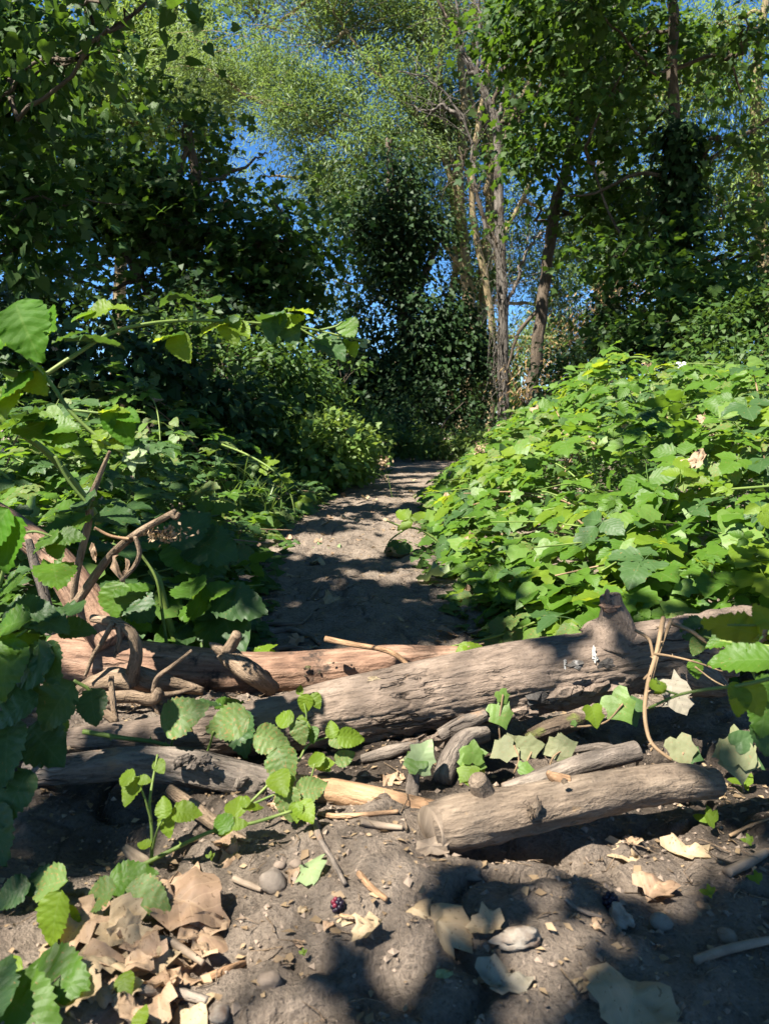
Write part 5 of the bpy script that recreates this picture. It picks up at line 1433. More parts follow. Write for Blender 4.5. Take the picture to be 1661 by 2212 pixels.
    cane_plant('bramble_runner', 'bramble runner trailing over soil and orange branch with spotted leaves', 'bramble',
               [([(310, 1868, .74), (385, 1830, .75), (460, 1795, .755), (545, 1778, .76), (630, 1752, .77)], 5, 3.5), ([(540, 1735, .8), (575, 1700, .81), (585, 1690, .81)], 3.5, 3), ([(535, 1742, .79), (590, 1718, .8), (625, 1708, .8)], 3, 2.5), ([(645, 1645, .86), (665, 1610, .88), (700, 1595, .89), (735, 1588, .89)], 3, 2), ([(655, 1600, .88), (662, 1550, .90), (655, 1510, .93)], 3, 2), ([(670, 1690, .83), (680, 1650, .84)], 2, 2)],
               [('leaflet', 612, 1655, 74, -65, 'f', 'bramble_spot', .82), ('leaflet', 585, 1598, 80, -10, 'f', 'bramble_spot', .84), ('leaflet', 672, 1703, 72, 20, 'f', 'bramble_spot', .8), ('leaflet', 622, 1735, 66, -80, 'f', 'bramble_spot', .79), ('leaflet', 605, 1690, 52, -45, 'm', 'bramble_young', .8),
                ('leaflet', 505, 1743, 62, 175, 'm', 'bramble_young', .77), ('leaflet', 548, 1742, 45, 5, 'u', 'bramble_young', .77), ('leaflet', 530, 1730, 26, 110, 'm', 'bramble_young', .77), ('leaflet', 480, 1775, 50, 150, 'm', 'bramble', .755), ('leaflet', 488, 1792, 46, -160, 'm', 'bramble_young', .75), ('leaflet', 518, 1780, 40, 10, 'm', 'bramble_young', .75), ('leaflet', 660, 1752, 46, -35, 'm', 'bramble_young', .77), ('leaflet', 640, 1752, 34, -80, 'm', 'bramble_young', .77),
                ('leaflet', 650, 1570, 52, 95, 'f', 'bramble_young', .88), ('leaflet', 648, 1582, 52, -70, 'f', 'bramble_spot', .87), ('leaflet', 612, 1552, 48, 170, 'm', 'bramble_young', .88), ('leaflet', 660, 1520, 44, -100, 'f', 'bramble_young', .92), ('leaflet', 682, 1513, 34, -60, 'f', 'bramble_young', .92), ('leaflet', 648, 1490, 22, 90, 'f', 'bramble_young', .93), ('leaflet', 674, 1585, 30, -80, 'm', 'bramble', .88),
                ('leaflet', 717, 1575, 40, 110, 'f', 'bramble_young', .89), ('leaflet', 757, 1594, 62, -5, 'f', 'bramble_young', .88), ('leaflet', 728, 1602, 36, -20, 'm', 'bramble_spot', .88), ('leaflet', 745, 1636, 50, 25, 'f', 'bramble_spot', .88), ('leaflet', 700, 1648, 48, 10, 'm', 'bramble_young', .86), ('leaflet', 682, 1637, 38, 130, 'm', 'bramble_young', .86), ('leaflet', 700, 1655, 30, -20, 'm', 'bramble', .86)], .8)
    cane_plant('bramble_seedling', 'bramble leaf of three on the brown leaf heap at lower left', 'bramble', [([(200, 2010, .68), (235, 1960, .69), (257, 1928, .69)], 3, 2.5)],
               [('leaflet', 285, 1893, 115, 15, 'm', 'bramble', .70), ('leaflet', 212, 1937, 95, 205, 'm', 'bramble_spot', .69), ('leaflet', 316, 1936, 108, -8, 'm', 'bramble_spot', .69)], .69)
    cane_plant('bramble_spray', 'big out of focus dusty leaves in the bottom left corner', 'bramble', [([(-30, 2010, .62), (50, 2042, .62), (75, 2010, .63)], 5, 3), ([(-20, 2165, .58), (60, 2160, .58), (110, 2140, .58)], 5, 3)],
               [('leaflet', 100, 1910, 115, 195, 'm', 'bramble_spot', .66), ('leaflet', 85, 1895, 70, 150, 'm', 'bramble_dark', .68), ('leaflet', 115, 1985, 110, -100, 'f', 'bramble_young', .62), ('leaflet', 150, 1985, 60, -20, 'm', 'bramble_young', .62), ('leaflet', 120, 2110, 165, 10, 'm', 'bramble', .59), ('leaflet', 55, 2185, 180, -15, 'm', 'bramble', .56), ('leaflet', 20, 2092, 70, 185, 'm', 'bramble_young', .58), ('leaflet', 270, 2127, 46, -50, 'm', 'bramble_young', .61), ('leaflet', 20, 1930, 90, 200, 'm', 'bramble_dark', .66), ('leaflet', -10, 2130, 110, 100, 'm', 'bramble_dark', .6)], .62)
    cane_plant('thick_cane', 'pale green cut stalk in the bottom left corner', 'bramble', [([(190, 2150, .6), (230, 2178, .59), (275, 2205, .58), (300, 2200, .58)], 8, 6)], [('leaflet', 305, 2195, 40, 80, 'm', 'bramble_young', .58)], .59, thorns=False)
    # right side
    cane_plant('bramble_cane', 'young bramble shoot pointing left from the right edge with two hanging leaves', 'bramble', [([(1720, 1452, .62), (1661, 1466, .63), (1600, 1480, .64), (1520, 1490, .66), (1460, 1503, .67), (1400, 1530, .68)], 5, 3), ([(1462, 1500, .67), (1435, 1490, .67), (1415, 1465, .67)], 3, 2)],
               [('leaflet', 1597, 1515, 66, -95, 'f', 'bramble_young', .64), ('leaflet', 1628, 1508, 74, -65, 'f', 'bramble_young', .64), ('leaflet', 1585, 1492, 40, -120, 'f', 'bramble_young', .64), ('leaflet', 1418, 1478, 36, 110, 'm', 'bramble_young', .67), ('leaflet', 1425, 1492, 26, 190, 'm', 'bramble_young', .67)], .64)
    cane_plant('bramble_spray', 'bramble leaves overlapping the dark end of the big log at the right edge', 'bramble', [([(1720, 1400, .85), (1650, 1395, .88), (1560, 1385, .92), (1520, 1375, .95)], 4, 2.5), ([(1620, 1440, .85), (1632, 1470, .85), (1645, 1500, .84)], 2.5, 2)],
               [('leaflet', 1600, 1420, 130, 178, 'm', 'bramble', .85), ('leaflet', 1640, 1425, 70, 0, 'm', 'bramble', .85), ('leaflet', 1560, 1380, 75, 190, 'm', 'bramble', .92), ('leaflet', 1590, 1395, 60, 0, 'm', 'bramble_dark', .92), ('leaflet', 1512, 1372, 70, 175, 'u', 'bramble_dark', .98), ('leaflet', 1505, 1395, 46, -120, 'f', 'bramble_spot', .96), ('leaflet', 1620, 1440, 40, 5, 'u', 'bramble_young', .85),
                ('leaflet', 1650, 1545, 90, -110, 'f', 'bramble', .8), ('leaflet', 1655, 1590, 80, -100, 'f', 'bramble_dark', .8), ('leaflet', 1610, 1370, 80, 10, 'm', 'bramble_dark', .95), ('leaflet', 1655, 1485, 60, -80, 'f', 'bramble', .8), ('leaflet', 1495, 1345, 60, 190, 'u', 'bramble_dark', 1.0), ('leaflet', 1502, 1445, 40, -80, 'f', 'bramble', .95)], .88)
    cane_plant('bramble_spray', 'blurred bright yellow green leaves at the right edge above the log end', 'bramble', [([(1720, 1340, .55), (1640, 1350, .56), (1570, 1350, .57)], 3, 2)],
               [('leaflet', 1575, 1350, 100, 160, 'm', 'bramble_young', .57), ('leaflet', 1620, 1362, 70, 20, 'm', 'bramble_young', .57), ('leaflet', 1648, 1330, 60, 110, 'f', 'bramble_young', .56)], .56)
    cane_plant('dead_vine', 'thin twining brown vine hanging over the right of the big log', 'vine',
               [([(1432, 1335, 1.0), (1425, 1372, .97), (1415, 1420, .96), (1400, 1470, .95), (1392, 1530, .93), (1397, 1580, .92), (1412, 1612, .91), (1450, 1642, .90)], 6, 4, 'cane_brown'), ([(1450, 1338, 1.0), (1425, 1400, .965), (1408, 1460, .955), (1395, 1500, .95)], 4.5, 4, 'cane_brown'),
                ([(1372, 1362, 1.0), (1395, 1375, .98), (1405, 1392, .97), (1410, 1440, .96), (1390, 1468, .96)], 4, 3, 'cane_brown'), ([(1445, 1345, 1.0), (1490, 1362, .97), (1530, 1390, .95), (1600, 1420, .93)], 5, 3.5, 'cane_brown'), ([(1412, 1412, .96), (1450, 1418, .95), (1500, 1430, .94), (1560, 1450, .93)], 3, 2, 'cane_brown'), ([(1500, 1440, .94), (1540, 1470, .93), (1580, 1490, .93)], 2, 1.5, 'cane_brown'),
                ([(1378, 1640, .9), (1372, 1670, .9), (1374, 1690, .89)], 3, 2.5, 'cane_brown')],
               [('rag', 1458, 1505, 85, -60, 'f', 'dead_grey', .93)], .95, stem_mat='cane_brown')
    # trailing canes on the right mound and flower heads
    cane_plant('bramble_cane', 'bramble cane arching above the crest of the right mound with pale tip', 'bramble', [([(1420, 790, 4.2), (1380, 772, 4.2), (1330, 780, 4.2), (1280, 805, 4.1), (1252, 828, 4.1)], 3, 1.6)], [('tri', 1330, 775, 40, 120, 'm', 'bramble_young', 4.2), ('tri', 1260, 820, 30, 230, 'm', 'bramble_young', 4.1)], 4.2)
    cane_plant('bramble_cane', 'thorny upright bramble stem with a pale tuft on the right mound', 'bramble', [([(1415, 1250, 1.9), (1425, 1150, 1.85), (1445, 1080, 1.8), (1465, 1025, 1.78)], 3.5, 2.5)], [('tri', 1470, 1015, 60, 70, 'm', 'bramble_young', 1.78), ('dryoval', 1510, 985, 55, 60, 'f', 'dead', 1.8), ('dryoval', 1480, 995, 45, 170, 'f', 'dead', 1.8)], 1.85)
    cane_plant('bramble_cane', 'bramble stem with a red withered berry head in the middle of the mound', 'bramble', [([(1290, 1120, 2.6), (1285, 1040, 2.6), (1280, 975, 2.6), (1281, 962, 2.6)], 2.6, 1.8)], [('dryoval', 1281, 958, 22, 90, 'f', 'dead', 2.6), ('dryoval', 1276, 960, 18, 140, 'f', 'dead', 2.6)], 2.6)
    cane_plant('bramble_cane', 'yellow green bramble cane entering from the right edge over the mound', 'bramble', [([(1720, 1045, 1.5), (1640, 1052, 1.5), (1570, 1058, 1.5), (1535, 1068, 1.5)], 3.5, 2)], [('tri', 1565, 1056, 40, 180, 'm', 'bramble_young', 1.5), ('tri', 1645, 1110, 60, -90, 'f', 'bramble_young', 1.45), ('tri', 1600, 1160, 50, 160, 'm', 'bramble', 1.45)], 1.5)
    cane_plant('bramble_cane', 'thin arching bramble cane bending down onto the left side of the path', 'bramble', [([(480, 960, 3.6), (540, 985, 3.5), (595, 1020, 3.4), (625, 1060, 3.4), (640, 1120, 3.35)], 2.4, 1.4)], [('tri', 575, 1005, 50, 20, 'm', 'bramble_young', 3.5), ('tri', 612, 1035, 34, 60, 'm', 'bramble_young', 3.4), ('tri', 655, 1082, 40, 0, 'm', 'bramble_young', 3.4)], 3.5)
    cane_plant('bramble_cane', 'bramble cane tip reaching left from the mound over the path', 'bramble', [([(960, 1180, 2.6), (910, 1145, 2.6), (870, 1138, 2.6), (835, 1125, 2.6)], 3, 1.6), ([(880, 1140, 2.6), (845, 1165, 2.6), (835, 1185, 2.6)], 2, 1.4)],
               [('leaflet', 870, 1190, 40, -100, 'f', 'bramble_dark', 2.6), ('leaflet', 845, 1180, 40, 200, 'm', 'bramble_dark', 2.6), ('tri', 880, 1120, 60, 150, 'm', 'bramble_young', 2.6)], 2.6)
    for k, (px, py, Y, lab) in enumerate([(1470, 790, 4.0, 'small cluster of white bramble flowers on the crest of the mound'), (1545, 880, 3.0, 'white bramble flower among leaves near the right edge')]):
        r = empty('bramble_flower', P(px, py, Y), lab, 'flower')
        for j in range(7):
            screen_leaf('oval', px + rng.normal() * 7, py + rng.normal() * 5, 12, rng.random() * 360, Y, 'f', 'petal', r, 'petal')
        mb = MB()
        cane_geo(mb, [P(px, py, Y), P(px - 6, py + 40, Y), P(px - 20, py + 90, Y + .05)], .002, .002, 5, False)
        put('stem', mb, M['cane'], r)
    for k, (px, py, Y, lab) in enumerate([(1400, 795, 3.9, 'brown dried flower head on a thorny stalk on the crest of the mound'), (1035, 972, 3.9, 'brown dried flower head at the path side of the mound'), (1535, 935, 2.6, 'pale dried flower head near the right edge of the mound'), (1610, 1120, 1.9, 'dried flower head low on the mound at the right edge'), (1205, 1145, 2.2, 'dry brown leaf head in the lower middle of the mound'), (830, 1000, 4.6, 'dried seed head at the tip of the mound beside the path')]):
        r = empty('dry_flower_head', P(px, py + 60, Y), lab, 'flower head')
        mb = MB()
        cane_geo(mb, [P(px + 20, py + 90, Y), P(px + 10, py + 40, Y), P(px, py, Y)], .0022, .0015, 5, True)
        put('stem', mb, M['cane'], r)
        mb = MB()
        n = 60
        pos = P(px, py, Y) + rng.normal(size=(n, 3)) * .009 * Y / 2.5
        leaves_np(mb, 'oval', pos, rng.normal(size=(n, 3)), rng.normal(size=(n, 3)), .012 * Y / 2.5)
        put('seed_head', mb, M['scrap'], r, kind='stuff')


M['petal'] = plain_mat('petal', [(.3, (.72, .72, .75)), (.9, (.8, .8, .8))], 20, .6, .1)
build_canes()

# ------------------------------------------------------------------ ivy seedlings, small plants
def build_ivy():
    def ivy(label, leaves, stem=None, Y=.93, mat='ivy', group=None, name='ivy_sprig'):
        return cane_plant(name, label, 'ivy', stem or [], leaves, Y, group, mat, 'cane_brown', False)
    ivy('bright pair of heart shaped ivy leaves below the middle right of the big log', [('ivy', 1342, 1532, 62, -60, 'f', 'ivy', .95), ('ivy', 1284, 1550, 46, -80, 'f', 'bramble_young', .95), ('ivy', 1375, 1520, 46, 20, 'm', 'ivy_hedge', .97), ('ivy', 1365, 1550, 40, -70, 'f', 'ivy_hedge', .97), ('ivy', 1240, 1560, 14, 60, 'f', 'ivy', .95)],
        [([(1232, 1570, .95), (1270, 1568, .95), (1310, 1558, .95), (1345, 1520, .95)], 2.5, 2)], .95)
    ivy('ivy sprig with four upright leaves beside the curved bark', [('ivy', 1022, 1622, 50, 85, 'f', 'ivy', .86), ('ivy', 1018, 1652, 60, -100, 'f', 'ivy', .86), ('ivy', 1005, 1672, 44, 225, 'm', 'bramble_young', .85), ('ivy', 1030, 1668, 40, -40, 'm', 'bramble_young', .86), ('ivy', 1012, 1680, 36, -80, 'm', 'bramble_young', .85)],
        [([(1015, 1700, .86), (1018, 1670, .86), (1020, 1625, .86)], 2.5, 2)], .86)
    ivy('pale pointed ivy leaf standing beside the grey peg', [('ivy', 915, 1628, 72, 60, 'f', 'dead_green', .87), ('ivy', 893, 1640, 40, 130, 'm', 'ivy', .87)], [([(905, 1670, .87), (912, 1640, .87)], 2, 2)], .87)
    ivy('ivy leaf climbing the broken underside of the big log', [('ivy', 1083, 1548, 50, -70, 'f', 'ivy', .95), ('ivy', 1087, 1508, 32, -60, 'f', 'ivy', .96)], [([(1080, 1600, .95), (1078, 1560, .95), (1086, 1500, .96)], 2, 2)], .95)
    ivy('dusty brown tinted ivy leaves in a row behind the mottled stick', [('ivy', 1082, 1622, 60, 205, 'f', 'ivy_dust', .91), ('ivy', 1108, 1605, 50, 30, 'f', 'ivy_dust', .92), ('ivy', 1150, 1612, 58, 10, 'f', 'ivy_dust', .91), ('ivy', 1195, 1618, 56, 200, 'f', 'ivy_dust', .91), ('ivy', 1222, 1612, 60, 20, 'f', 'ivy_dust', .91), ('ivy', 1138, 1660, 34, 0, 'm', 'ivy', .89)],
        [([(1110, 1670, .9), (1120, 1640, .9), (1110, 1610, .91)], 2, 2), ([(1130, 1660, .9), (1140, 1640, .9), (1150, 1620, .91)], 2, 2), ([(1185, 1660, .9), (1195, 1635, .9), (1215, 1620, .91)], 2, 2)], .91)
    ivy('ragged grey green ivy leaf behind the right end of the front log', [('ivy', 1475, 1628, 62, -70, 'f', 'ivy_dust', .9), ('ivy', 1500, 1632, 40, -20, 'm', 'ivy_hedge', .9)], [([(1470, 1665, .9), (1475, 1625, .9)], 2, 2)], .9)
    ivy('large dusty ivy leaves in the shade right of the front log', [('heart', 1590, 1605, 80, 80, 'f', 'ivy_dust', .86), ('ivy', 1565, 1625, 62, 200, 'f', 'ivy_dust', .86), ('heart', 1610, 1595, 60, 30, 'f', 'ivy_hedge', .86), ('ivy', 1595, 1650, 76, -95, 'f', 'ivy_dust', .85), ('heart', 1620, 1640, 60, -30, 'm', 'ivy_hedge', .86)], [([(1605, 1710, .85), (1600, 1660, .85), (1590, 1610, .86)], 2.5, 2)], .86)
    ivy('yellow green ivy leaf folded over the big log behind its middle', [('leaflet', 1000, 1402, 40, 200, 'm', 'bramble_young', 1.1), ('leaflet', 1022, 1395, 50, 15, 'u', 'bramble_young', 1.1)], [([(1045, 1390, 1.12), (1010, 1398, 1.1)], 2, 2)], 1.1, name='seedling')
    cane_plant('seedling', 'young bramble seedling poking up behind the peeled log', 'seedling', [([(566, 1425, 1.38), (566, 1410, 1.37), (560, 1400, 1.36)], 2.5, 2)], [('leaflet', 575, 1405, 50, 8, 'u', 'bramble_young', 1.36), ('leaflet', 548, 1418, 50, 205, 'm', 'bramble_young', 1.36), ('leaflet', 582, 1398, 34, 40, 'u', 'bramble_young', 1.36)], 1.36)
    for k, (px, py, s, lab) in enumerate([(1530, 1780, 34, 'bright seedling with rounded leaves beside the right end of the front log'), (1530, 1935, 22, 'tiny two leaved seedling near the crumpled brown leaf at right'), (1632, 1905, 22, 'tiny seedling at the right edge below the pale broken stick'),
                                          (1605, 1700, 34, 'seedling with oval leaves under the dusty ivy at right'), (1615, 1822, 18, 'tiny dark seedling beside the thin brown twig'), (455, 1855, 14, 'tiny green sprout in the soil left of the round stone'), (655, 2062, 12, 'minute sprout on the bare soil in the middle')]):
        g = G(px, py)
        Y = g[1]
        cane_plant('seedling', lab, 'seedling', [([(px, py, Y), (px + 1, py - s * .3, Y)], 1.8, 1.5)],
                   [('oval', px - s * .45, py - s * .4, s, 170, 'm', 'bramble_young', Y), ('oval', px + s * .35, py - s * .5, s, 50, 'f', 'bramble_young', Y), ('oval', px + s * .1, py - s * .2, s * .9, -70, 'f', 'bramble_young', Y), ('oval', px + s * .0, py - s * .8, s * .8, 100, 'f', 'bramble_young', Y)], Y, thorns=False)
    # grass
    for k, (px, py, h, n, lab) in enumerate([(560, 1120, .34, 46, 'loose grass tuft leaning onto the left side of the path'), (470, 1130, .36, 40, 'grass tuft among the left brambles'), (330, 1060, .5, 26, 'tall thin grass behind the withered flower'), (690, 1040, .3, 40, 'grass tuft at the foot of the sunlit bush'), (930, 985, .5, 50, 'tall dry grass at the end of the path'),
                                             (1010, 980, .5, 50, 'dry yellow grass in front of the dead trunk'), (1180, 985, .6, 40, 'dry grass stalks between the dead trunk and the mound'), (880, 985, .4, 40, 'grass tuft left of the path end')]):
        g = G(px, py)
        mb = MB()
        t = np.linspace(0, 1, 6)
        for j in range(n):
            b = g + np.array((rng.normal() * .06, rng.normal() * .06, 0))
            d = nrm(rng.normal(size=3) * np.array((1, .7, 0)))
            hh = h * (.5 + .6 * rng.random())
            lean = hh * (.2 + .9 * rng.random())
            c = b + np.outer(t ** 1.8 * lean, d) + np.outer(hh * (t - .35 * t ** 3 * rng.random() * 1.8), (0, 0, 1))
            w = np.cross(d, (0, 0, 1)) * (.0028 + .002 * rng.random())
            V = np.stack([c - w * (1 - t[:, None] ** 2), c + w * (1 - t[:, None] ** 2)], 1).reshape(-1, 3)
            Q = [(2 * q, 2 * q + 1, 2 * q + 3, 2 * q + 2) for q in range(5)]
            mb.add(V, Q, None, np.tile((0, .5, rng.random()), (12, 1)))
        tag(put('grass_tuft', mb, M['grass' if k not in (4, 5, 6) else 'drybrush'], origin=g), lab, 'grass')


M['ivy_dust'] = leaf_mat('ivy_dusty', (.11, .13, .055), (.16, .17, .085), (.16, .18, .1), (.2, .26, .06), .2, .6, 2, .5, (.2, .13, .07), spec=.25, vein_amt=.1)
build_ivy()

# ------------------------------------------------------------------ fallen leaves, stones, berries, crumbs
def build_litter():
    L = [
        ('drysyc', 425, 1975, 130, 'dead', 'large curled brown leaf on top of the heap, its upper half'), ('drysyc', 430, 2040, 135, 'dead', 'large brown lobed leaf with a pointed tip on the right of the heap'),
        ('dryrag', 215, 2007, 80, 'dead', 'crumpled brown leaf under the three part bramble leaf'), ('dryoval', 300, 2030, 80, 'dead', 'rolled brown leaf in the middle of the heap'), ('dryrag', 320, 2077, 125, 'dead_pale', 'pale crumpled leaf with a dark red stain in the heap'),
        ('dryoval', 220, 2087, 95, 'dead', 'folded brown leaf at the left of the heap'), ('drysyc', 372, 2112, 100, 'dead', 'tan leaf at the lower middle of the heap'), ('dryoval', 415, 2128, 64, 'dead', 'orange brown leaf at the lower right of the heap'), ('dryrag', 215, 2150, 72, 'dead', 'small crumpled leaf near the pale cut stalk'),
        ('dryoval', 272, 2160, 70, 'dead_pale', 'small pale leaf at the bottom of the heap'), ('dryrag', 345, 2180, 85, 'dead', 'brown leaf below the dark stick'), ('dryoval', 390, 1895, 75, 'dead', 'upright folded leaf at the top of the heap'), ('dryoval', 420, 1930, 60, 'dead', 'narrow folded leaf leaning on the heap'),
        ('dryrag', 500, 1858, 56, 'dead', 'shredded orange leaf above the twig and stone'), ('dryoval', 655, 1972, 26, 'dead_pale', 'small pale leaf scrap left of the blackberry'), ('dryoval', 712, 2003, 34, 'dead', 'pinkish leaf scrap below the blackberry'), ('dryoval', 746, 1992, 42, 'dead_pale', 'cream leaf scrap right of the blackberry'),
        ('dryrag', 788, 2024, 62, 'dead_pale', 'ragged tan leaf between the blackberry and the big tan leaf'), ('dryoval', 645, 2040, 30, 'dead', 'tiny orange leaf on bare soil'), ('rag', 670, 1893, 76, 'dead_green', 'pale mint green torn leaf beside the slim grey twig'), ('dryoval', 632, 1897, 48, 'dead', 'curled brown leaf under the pale green leaf'),
        ('dryrag', 940, 2008, 135, 'dead_pale', 'big tan leaf fragment in the middle of the bare soil'), ('dryrag', 1042, 2012, 66, 'dead_pale', 'narrow tan leaf strip right of the big tan fragment'), ('dryoval', 965, 2112, 42, 'dead_green', 'pale leaf scrap at the edge of the shade'), ('dryrag', 1100, 2128, 95, 'dead_grey', 'mossy brown leaf in the shade at bottom centre'),
        ('drysyc', 1368, 2163, 145, 'dead_pale', 'large tan leaf with scalloped edge at the bottom right'), ('dryoval', 1260, 2128, 62, 'dead_pale', 'narrow tan leaf left of the scalloped leaf'), ('dryoval', 1342, 1860, 76, 'dead_pale', 'folded pale leaf below the front log'), ('dryrag', 1367, 1817, 40, 'dead', 'small curled orange leaf above the folded pale leaf'),
        ('dryrag', 1490, 1845, 80, 'dead_pale', 'notched tan leaf right of the folded pale leaf'), ('dryrag', 1425, 1922, 92, 'dead', 'crumpled brown leaf in the sun at right'), ('dryoval', 1525, 1962, 34, 'dead', 'little reddish leaf by the tiny seedling'), ('dryoval', 1550, 1722, 44, 'dead_pale', 'round tan leaf at the right end of the front log'),
        ('dryoval', 1285, 1990, 40, 'dead', 'orange leaf scrap by the mottled flint'), ('dryoval', 865, 1685, 40, 'dead', 'reddish leaf between the peg and the orange branch'), ('dryoval', 840, 1690, 60, 'dead', 'brown leaf strip behind the orange branch'), ('dryrag', 930, 1650, 34, 'dead', 'rusty leaf beside the pointed ivy leaf'), ('dryoval', 1225, 1645, 30, 'dead_pale', 'pale leaf scrap behind the mottled stick'), ('dryoval', 1622, 1640, 40, 'dead', 'brown leaf in the shade at the right edge'),
        ('dryoval', 1160, 1660, 30, 'dead', 'orange scrap in the damp hollow'), ('dryrag', 640, 1390, 50, 'dead', 'brown leaf standing on edge behind the peeled log'), ('dryoval', 560, 1335, 36, 'dead', 'orange leaf on the shaded path by the left brambles'), ('dryrag', 710, 1302, 40, 'dead_pale', 'pale leaf on the lit middle of the path'), ('dryrag', 705, 1187, 70, 'dead_green', 'flat pale green leaf on the path'), ('dryrag', 855, 1205, 60, 'dead_pale', 'pale torn leaf at the right side of the path'),
        ('dryoval', 690, 1222, 50, 'dead_pale', 'thin pale leaf on the path below the flat green leaf'), ('dryoval', 612, 1072, 46, 'dead', 'brown leaf at the left path edge under the arching cane'), ('dryrag', 930, 1255, 70, 'dead_green', 'pale eaten leaf at the foot of the right brambles'), ('dryoval', 750, 1072, 34, 'dead', 'orange leaf on the far path'),
        ('dryoval', 1290, 2010, 30, 'dead', 'small brown leaf beside the mottled flint'), ('dryoval', 590, 1745, 36, 'dead', 'brown leaf under the bramble runner'), ('dryoval', 620, 1765, 40, 'dead_pale', 'withered leaf under the runner tip'), ('dryrag', 480, 1830, 46, 'dead', 'dry leaf beside the half buried root')]
    for k, (kind, px, py, s, mat, lab) in enumerate(L):
        ground_leaf(kind, px, py, s, mat, 'fallen_leaf', lab, 'leaf', None, .22, None, .002, k)
    for k in range(22):
        px, py = 150 + 300 * rng.random(), 1960 + 240 * rng.random()
        px += (py - 2080) * -.15
        ground_leaf(('dryoval', 'dryrag', 'drysyc')[k % 3], px, py, 45 + 50 * rng.random(), ('dead', 'dead', 'dead_pale')[k % 3], 'fallen_leaf', 'crumpled brown leaf lying loose in the heap at the lower left', 'leaf', 'dry leaves in the heap', .5, None, .006)
    # stones
    def stone(px, py, sx, mat, name, label, cat, flat=.6, seed=0, sink=.5, asp=1.0):
        g = G(px, py)
        d = np.linalg.norm(g - np.array((0, 0, CAMZ)))
        r = sx * d / F / 2
        mb = MB()
        n, m = 16, 10
        th, ph = np.meshgrid(np.arange(n) * 2 * np.pi / n, np.linspace(.0, np.pi, m))
        x, y, z = np.sin(ph) * np.cos(th), np.sin(ph) * np.sin(th), np.cos(ph)
        q = 1 + (.22 if asp == 1 else .5) * fbm(x * 1.2 + seed, y * 1.2, z * 1.2, seed, 3)
        V = np.stack([x * q * r, y * q * r * asp, z * q * r * flat], -1).reshape(-1, 3)
        i = np.arange(m - 1)[:, None] * n
        j = np.arange(n)[None]
        Q = np.stack([i + j, i + n + j, i + n + (j + 1) % n, i + (j + 1) % n], -1).reshape(-1, 4)
        mb.add(V, Q)
        o = put(name, mb, M[mat])
        o.location = (g[0], g[1], g[2] + r * flat * (1 - sink * 1.2))
        o.rotation_euler = (0, 0, seed * 1.7)
        return tag(o, label, cat)
    stone(592, 1915, 52, 'stone', 'stone', 'round pale stone on the soil left of the pale green leaf', 'stone', .8, 1)
    stone(1118, 2037, 105, 'flint', 'flint', 'large white flaky stone right of the big tan leaf', 'stone', .25, 2, .1, .55)
    stone(1333, 1992, 62, 'flint', 'flint', 'mottled white flint in the shade', 'stone', .55, 3, .2, .6)
    stone(1425, 2000, 40, 'stone', 'pebble', 'round tan pebble right of the mottled flint', 'pebble', .7, 4)
    stone(582, 2125, 42, 'crumb', 'clod', 'dark soil clod at the bottom left of the bare soil', 'clod', .7, 5)
    stone(475, 2195, 34, 'flint', 'pebble', 'white pebble at the bottom edge', 'pebble', .6, 6)
    stone(1570, 2030, 36, 'crumb', 'clod', 'grey clod near the root ridge', 'clod', .6, 10)
    stone(640, 1868, 24, 'crumb', 'clod', 'knobbly clod above the pale green leaf', 'clod', .6, 11)
    stone(605, 1872, 24, 'crumb', 'clod', 'knobbly clod above the round stone', 'clod', .6, 12)
    stone(1000, 1900, 80, 'crumb', 'clod', 'cracked lump of earth below the bark chip', 'clod', .35, 13, .4, .6)
    stone(1300, 2155, 44, 'crumb', 'clod', 'earth clod left of the scalloped leaf', 'clod', .5, 14)
    # blackberries
    for k, (px, py, s, lab) in enumerate([(729, 1968, 27, 'half red blackberry lying on the soil'), (1318, 1960, 32, 'black ripe blackberry in the shade above the mottled flint'), (585, 1735, 24, 'blackberry under the bramble runner')]):
        g = G(px, py)
        r = s * .78 / F / 2
        root = empty('blackberry', g, lab, 'berry')
        me = None
        for j in range(26):
            y = 1 - 2 * (j + .5) / 26
            a = j * 2.4
            p = np.array((math.sqrt(1 - y * y) * math.cos(a), math.sqrt(1 - y * y) * math.sin(a), y * 1.1)) * r * .75
            mat = 'berry_red' if (k == 0 and p[0] < -.1 * r and p[2] > -.2 * r and j % 3) else 'berry'
            key = ('dr', mat)
            if key not in LM:
                mb = MB()
                n, m = 8, 6
                th, ph = np.meshgrid(np.arange(n) * 2 * np.pi / n, np.linspace(0, np.pi, m))
                V = np.stack([np.sin(ph) * np.cos(th), np.sin(ph) * np.sin(th), np.cos(ph)], -1).reshape(-1, 3)
                i = np.arange(m - 1)[:, None] * n
                jj = np.arange(n)[None]
                mb.add(V, np.stack([i + jj, i + n + jj, i + n + (jj + 1) % n, i + (jj + 1) % n], -1).reshape(-1, 4))
                LM[key] = [mb.mesh('drupelet', M[mat])]
            Mx = Matrix.Translation(Vector(g + p + np.array((0, 0, r * .9)))) @ Matrix.Scale(r * .36, 4)
            put_mesh('drupelet', LM[key][0], Mx, root)
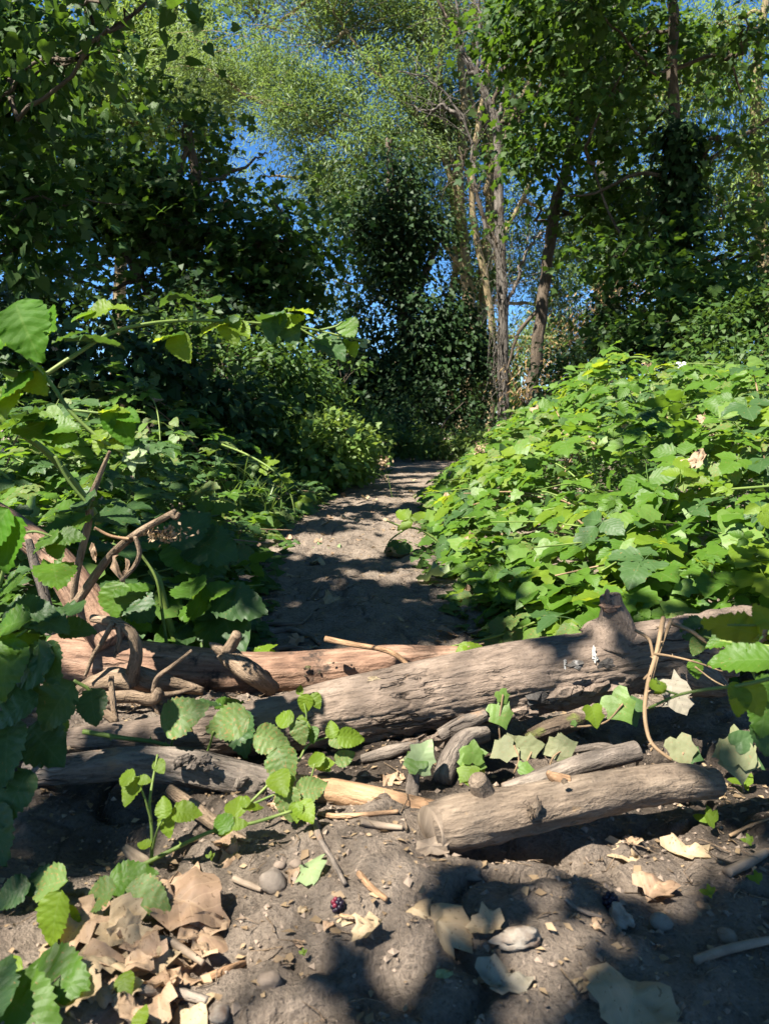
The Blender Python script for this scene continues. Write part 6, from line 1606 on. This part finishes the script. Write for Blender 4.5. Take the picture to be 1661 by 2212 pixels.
    # scattered small dry leaves on the path
    for k in range(40):
        y = 1.5 + 5.5 * rng.random() ** 1.3
        x = pathL(y) + (pathR(y) - pathL(y)) * rng.beta(.6, .6)
        s = .022 + .03 * rng.random()
        kind = ('dryoval', 'dryrag', 'drysyc')[k % 3]
        ms = leaf_meshes(kind, ('dead', 'dead_pale')[k % 2])
        th = rng.random() * 6.28
        o = put_mesh('fallen_leaf', ms[k % len(ms)], leafM((x, y, float(gz(x, y)) + .006), (math.cos(th), math.sin(th), 0), (rng.normal() * .3, rng.normal() * .3, 1), s))
        tag(o, 'small dry brown leaf scattered on the dappled path', 'leaf', 'small dry leaves on the path')
    # leaf scraps, twig bits and crumbs: nobody could count them
    mb = MB()
    n = 7500
    y = np.concatenate([rng.uniform(.45, 1.3, 3200), 1.3 + 6.5 * rng.random(n - 3200) ** 1.5])
    x = np.where(np.arange(n) < 3200, rng.uniform(-.8, .8, n), 0)
    e = rng.beta(.45, .45, n)
    xp = pathL(y) - .25 + (pathR(y) - pathL(y) + .5) * e
    x = np.where(np.arange(n) < 3200, x, xp)
    pos = np.stack([x, y, gz(x, y) + .0025], 1)
    leaves_np(mb, 'oval', pos, rng.normal(size=(n, 3)) * np.array((1, 1, .15)), np.array((0, 0, 1.0)) + rng.normal(size=(n, 3)) * .35, (.004 + .012 * rng.random(n) ** 2.5) * np.where(y > 1.3, 1.6, 1.0))
    tag(put('leaf_litter', mb, M['scrap']), 'fine dry leaf scraps strewn over the soil', 'leaf litter', kind='stuff')
    mb = MB()
    n = 1300
    y = np.concatenate([rng.uniform(.48, 1.25, 800), 1.3 + 4 * rng.random(500)])
    x = np.concatenate([rng.uniform(-.7, .75, 800), pathL(y[800:]) - .1 + (pathR(y[800:]) - pathL(y[800:]) + .2) * rng.random(500)])
    a = np.stack([x, y, gz(x, y) + .003], 1)
    th = rng.random(n) * 6.28
    ln = .008 + .04 * rng.random(n) ** 2
    b = a + np.stack([np.cos(th) * ln, np.sin(th) * ln, rng.random(n) * .004], 1)
    sticks(mb, a, b, .0004 + .0009 * rng.random(n))
    tag(put('twig_litter', mb, M['vine']), 'fine broken twigs strewn over the soil', 'twig litter', kind='stuff')
    # crumbs of earth
    mb = MB()
    n = 11000
    y = .46 + .9 * rng.random(n) ** 1.2
    y[8600:] = 1.4 + 4 * rng.random(n - 8600) ** 1.4
    x = rng.uniform(-.75, .8, n)
    x[8600:] = pathL(y[8600:]) + (pathR(y[8600:]) - pathL(y[8600:])) * rng.random(n - 8600)
    r = .0008 + .0040 * rng.random(n) ** 6
    oc = np.array(((1, 0, 0), (-1, 0, 0), (0, 1, 0), (0, -1, 0), (0, 0, .8), (0, 0, -.8)))
    V = np.stack([x, y, gz(x, y) + r * .3], 1)[:, None, :] + (oc[None] + rng.normal(size=(n, 6, 3)) * .25) * r[:, None, None]
    f = np.array([(0, 2, 4), (2, 1, 4), (1, 3, 4), (3, 0, 4), (2, 0, 5), (1, 2, 5), (3, 1, 5), (0, 3, 5)])
    T = (np.arange(n)[:, None, None] * 6 + f[None]).reshape(-1, 3)
    mb.add(V.reshape(-1, 3), None, T)
    tag(put('soil_crumbs', mb, M['crumb'], smooth=False), 'small crumbs of dry earth', 'soil', kind='stuff')


build_litter()
